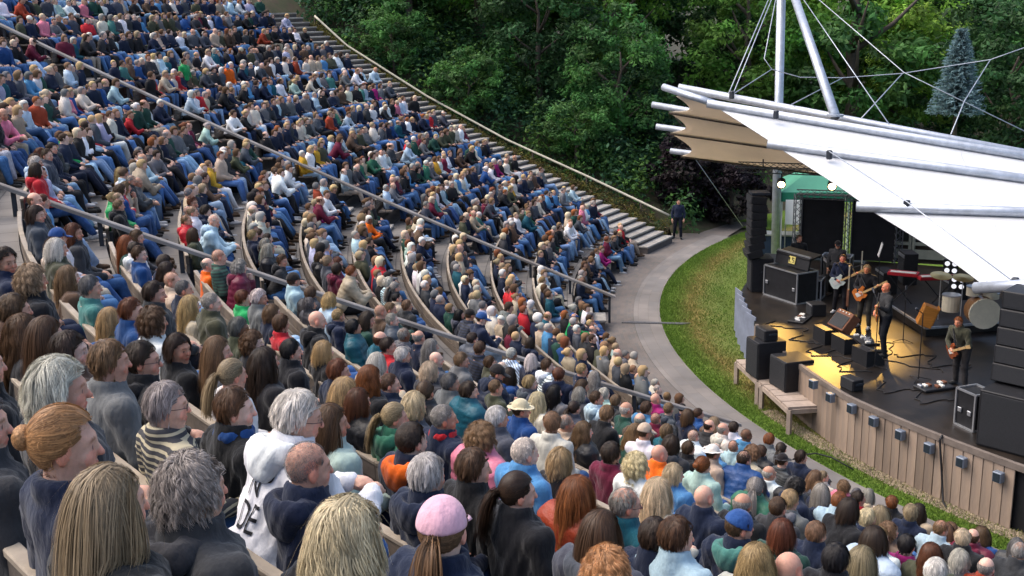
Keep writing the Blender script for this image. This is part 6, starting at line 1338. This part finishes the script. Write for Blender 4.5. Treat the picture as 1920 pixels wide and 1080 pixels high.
# undergrowth over the bank
cs = []; rs_ = []; cl = []
for _ in range(1500):
    if random.random() < 0.62: R = random.uniform(24.5, 47); off = random.uniform(1.6, 12); p = SE*R-SN*off
    else: t = R_(random.uniform(60, 182)); R = random.uniform(27, 46); p = Vector((R*math.cos(t), R*math.sin(t), 0))
    px, py, dd = pix((p.x, p.y, gz(p.x, p.y)+1.0))
    if not (560 < px < 1960) or dd < 38: continue
    if 1380 < px < 1660 and dd < 41: continue
    h = random.uniform(0.2, 1.3)+(0.8 if random.random() < 0.3 else 0); cs.append([p.x, p.y, gz(p.x, p.y)+h*0.6]); rs_.append([random.uniform(0.5, 1.0), random.uniform(0.5, 1.0), h]); cl.append(GREENS[random.choice([0, 1, 2, 2, 4, 3, 0])]*random.uniform(0.6, 1.2))
V, F, C_ = leaf_cloud(np.array(cs), np.array(rs_), 85, 0.11, np.array(cl), seed=31); tag(mobj('undergrowth', np_mesh('undergrowth', V, F, C_, smooth=False), None, MT['leaves']), 'leafy undergrowth and ferns on the bank below the trees', 'undergrowth', kind='stuff')
# mossy bank between stairs and side rail
cs = []; rs_ = []; cl = []; prev = None
for i in range(len(SIDE_RAIL)-1):
    a, b_ = SIDE_RAIL[i], SIDE_RAIL[i+1]
    for j in range(14):
        q = a.lerp(b_, j/14); R = q.dot(SE); zb = prof(R)-0.1-0.2*math.sin(math.pi*min(1, max(0, (R-24)/19))); w_ = random.random(); p = SE*R-SN*(0.05+0.95*w_)
        cs.append([p.x, p.y, (zb*(1-w_)+(q.z-0.42)*w_)]); rs_.append([0.26, 0.26, 0.26]); cl.append(np.array(random.choice([(0.075, 0.07, 0.018), (0.05, 0.055, 0.015), (0.10, 0.085, 0.02), (0.06, 0.04, 0.02), (0.04, 0.06, 0.02)]))*random.uniform(0.7, 1.2))
V, F, C_ = leaf_cloud(np.array(cs), np.array(rs_), 60, 0.05, np.array(cl), seed=33); o = tag(mobj('hedge', np_mesh('hedge', V, F, C_, smooth=False), None, MT['leaves']), 'mossy brown-green bank planting beside the side stairs', 'hedge')
b = MB()
for i, q in enumerate(SIDE_RAIL):
    R = q.dot(SE); z0 = prof(R)-0.35
    for off, z in ((0.02, z0-0.3), (0.02, z0-0.05), (0.8, q.z-0.5), (1.6, q.z-1.5)): p = SE*R-SN*off; b.v.append((p.x, p.y, z))
for i in range(len(SIDE_RAIL)-1):
    for j in range(3): a = i*4+j; b.f.append((a, a+4, a+5, a+1))
tag(b.build('bank', MT['forest_floor'], smooth=True), 'earth bank under the mossy planting', kind='structure')
# the steward standing at the foot of the side stairs, the players and the crew
def stander(loc, face, kind, L, label, sc=1.0):
    key = [v for v in VAR if v[0] == kind][0]; o = build_person(loc, math.atan2(face.y, face.x)-math.pi/2, key, L, sc); tag(o, label, 'person', None)
    return o
def toward(p, x, y, z=1.25): return atz(x, y, z)-Vector(p)
def lk(**k): L = rnd_look(); L.update(hood=False, st='jumper', scarf=None, skin=(0.55, 0.3, 0.2)); L.update(k); return L
Rg, tg_ = cone(352, 196, 0.0); stander(pol(Rg, tg_, prof(Rg)-0.1), Vector((0.8, 0.3, 0)), 'idle', lk(hair='short', hc='brown', gc='bright green', jn=(0.02, 0.03, 0.05)), 'person in bright green standing among the seated far rows', 0.92)
q = atz(1271, 447, 0.02); stander(q, Vector((0.5, -0.8, 0)), 'idle', lk(hair='crop', hc='dark brown', gc='navy', jn=(0.01, 0.012, 0.02), shoe=(0.01, 0.01, 0.01)), 'steward in dark clothes standing at the foot of the side stairs', 0.93)
mk('sunburst', (0.55, 0.16, 0.03), 0.25, 0.3, 3, spec=0.6); mk('mint_guitar', (0.6, 0.66, 0.6), 0.25, 0.1, spec=0.6); mk('maple', (0.55, 0.36, 0.16), 0.4, 0.1); mk('brown_guitar', (0.25, 0.06, 0.02), 0.25, 0.3, spec=0.6)
def guitar(P, key, mtl, label, ang=0.0):
    p = POSES[key]; a = (p.hd[1]*0.8+np.array([0.05, 0.08, 0.2])*0.2); c = Vector(p.hd[1])+Vector((0.03, -0.055, -0.02)); h = Vector(p.hd[0])+Vector((0, -0.02, 0)); nx = (h-c).normalized(); fwd = Vector((0, 1, 0)); fwd = (fwd-nx*fwd.dot(nx)).normalized(); up = fwd.cross(nx)
    o = empty('electric_guitar', P.matrix_basis @ c); M = Matrix((nx, up, fwd)).transposed(); o.rotation_euler = (P.rotation_euler.to_matrix() @ M).to_euler(); tag(o, label, 'guitar', 'electric guitars')
    out = [(-0.2, 0.02), (-0.19, 0.12), (-0.1, 0.165), (0.0, 0.12), (0.08, 0.12), (0.16, 0.15), (0.19, 0.09), (0.14, 0.04), (0.12, 0.0), (0.14, -0.05), (0.17, -0.10), (0.09, -0.135), (0.0, -0.12), (-0.1, -0.165), (-0.19, -0.12), (-0.205, -0.04)]
    bd = MB().prism(out, 0.045).build('body', mtl, o); MB().box((-0.02, 0, 0.026), (0.2, 0.1, 0.006)).build('pickguard', MT['keys_white'], bd); MB().box((0.4, 0, 0.024), (0.6, 0.045, 0.022)).build('neck', MT['maple'], o); MB().prism([(0.7, -0.03), (0.87, -0.045), (0.88, 0.03), (0.7, 0.03)], 0.018).build('headstock', MT['maple'], o); MB().tube([(-0.2, 0, 0), (-0.05, 0.3, -0.18), (0.2, 0.42, -0.1), (0.25, 0.1, 0.0)], 0.015, 5).build('strap', MT['black'], o)
g1 = stander(Vector((-12.19, -14.27, DZ)), Vector((0.35, -0.9, 0)), 'guitar', lk(hair='crop', hc='brown', gc='navy', skin=(0.6, 0.22, 0.14), jn=(0.01, 0.01, 0.012), shoe=(0.6, 0.6, 0.6)), 'guitarist in navy shirt, black trousers and white shoes', 0.92)
g2 = stander(Vector((-11.14, -15.12, DZ)), Vector((0.1, -1, 0)), 'guitar', lk(hair='short', hc='blonde', gc='black', skin=(0.6, 0.25, 0.12), jn=(0.05, 0.045, 0.04), shoe=(0.3, 0.3, 0.3)), 'bass player with blonde hair in dark jacket behind the singer', 0.94)
g3 = stander(Vector((-9.85, -16.9, DZ)), Vector((-0.7, -0.7, 0)), 'guitar', lk(hair='bald', hc='grey', gc='black', skin=(0.65, 0.24, 0.13), jn=(0.012, 0.014, 0.02), shoe=(0.02, 0.02, 0.02)), 'bald singer in black standing at the yellow light pool', 1.0)
g4 = stander(Vector((-7.75, -17.9, DZ)), Vector((-0.2, -1, 0)), 'bent', lk(hair='short', hc='ginger', gc='olive', skin=(0.6, 0.26, 0.15), jn=(0.03, 0.028, 0.03), shoe=(0.02, 0.02, 0.02)), 'player in olive bending over a guitar beside the right speaker tower', 0.94)
for gp_, mt2, lab in ((g1, 'mint_guitar', 'pale mint electric guitar held by the player in navy'), (g2, 'sunburst', 'sunburst bass guitar held by the blonde player'), (g3, 'sunburst', 'orange sunburst guitar held by the bald singer')): guitar(gp_, ('guitar', 0.0), MT[mt2], lab)
guitar(g4, ('bent', 0.1), MT['brown_guitar'], 'dark red guitar held by the bending player')
stander(Vector((-14.3, -12.6, DZ)), Vector((0.6, -0.7, 0)), 'idle', lk(hair='crop', hc='brown', gc='black', jn=(0.01, 0.01, 0.01)), 'crew member in black behind the monitor desk', 0.9)
stander(Vector((-13.1, -12.7, DZ)), Vector((0.2, -1, 0)), 'idle', lk(hair='cap', hc='black', gc='black', jn=(0.01, 0.01, 0.01)), 'crew member in black cap behind the small rack case', 0.9)
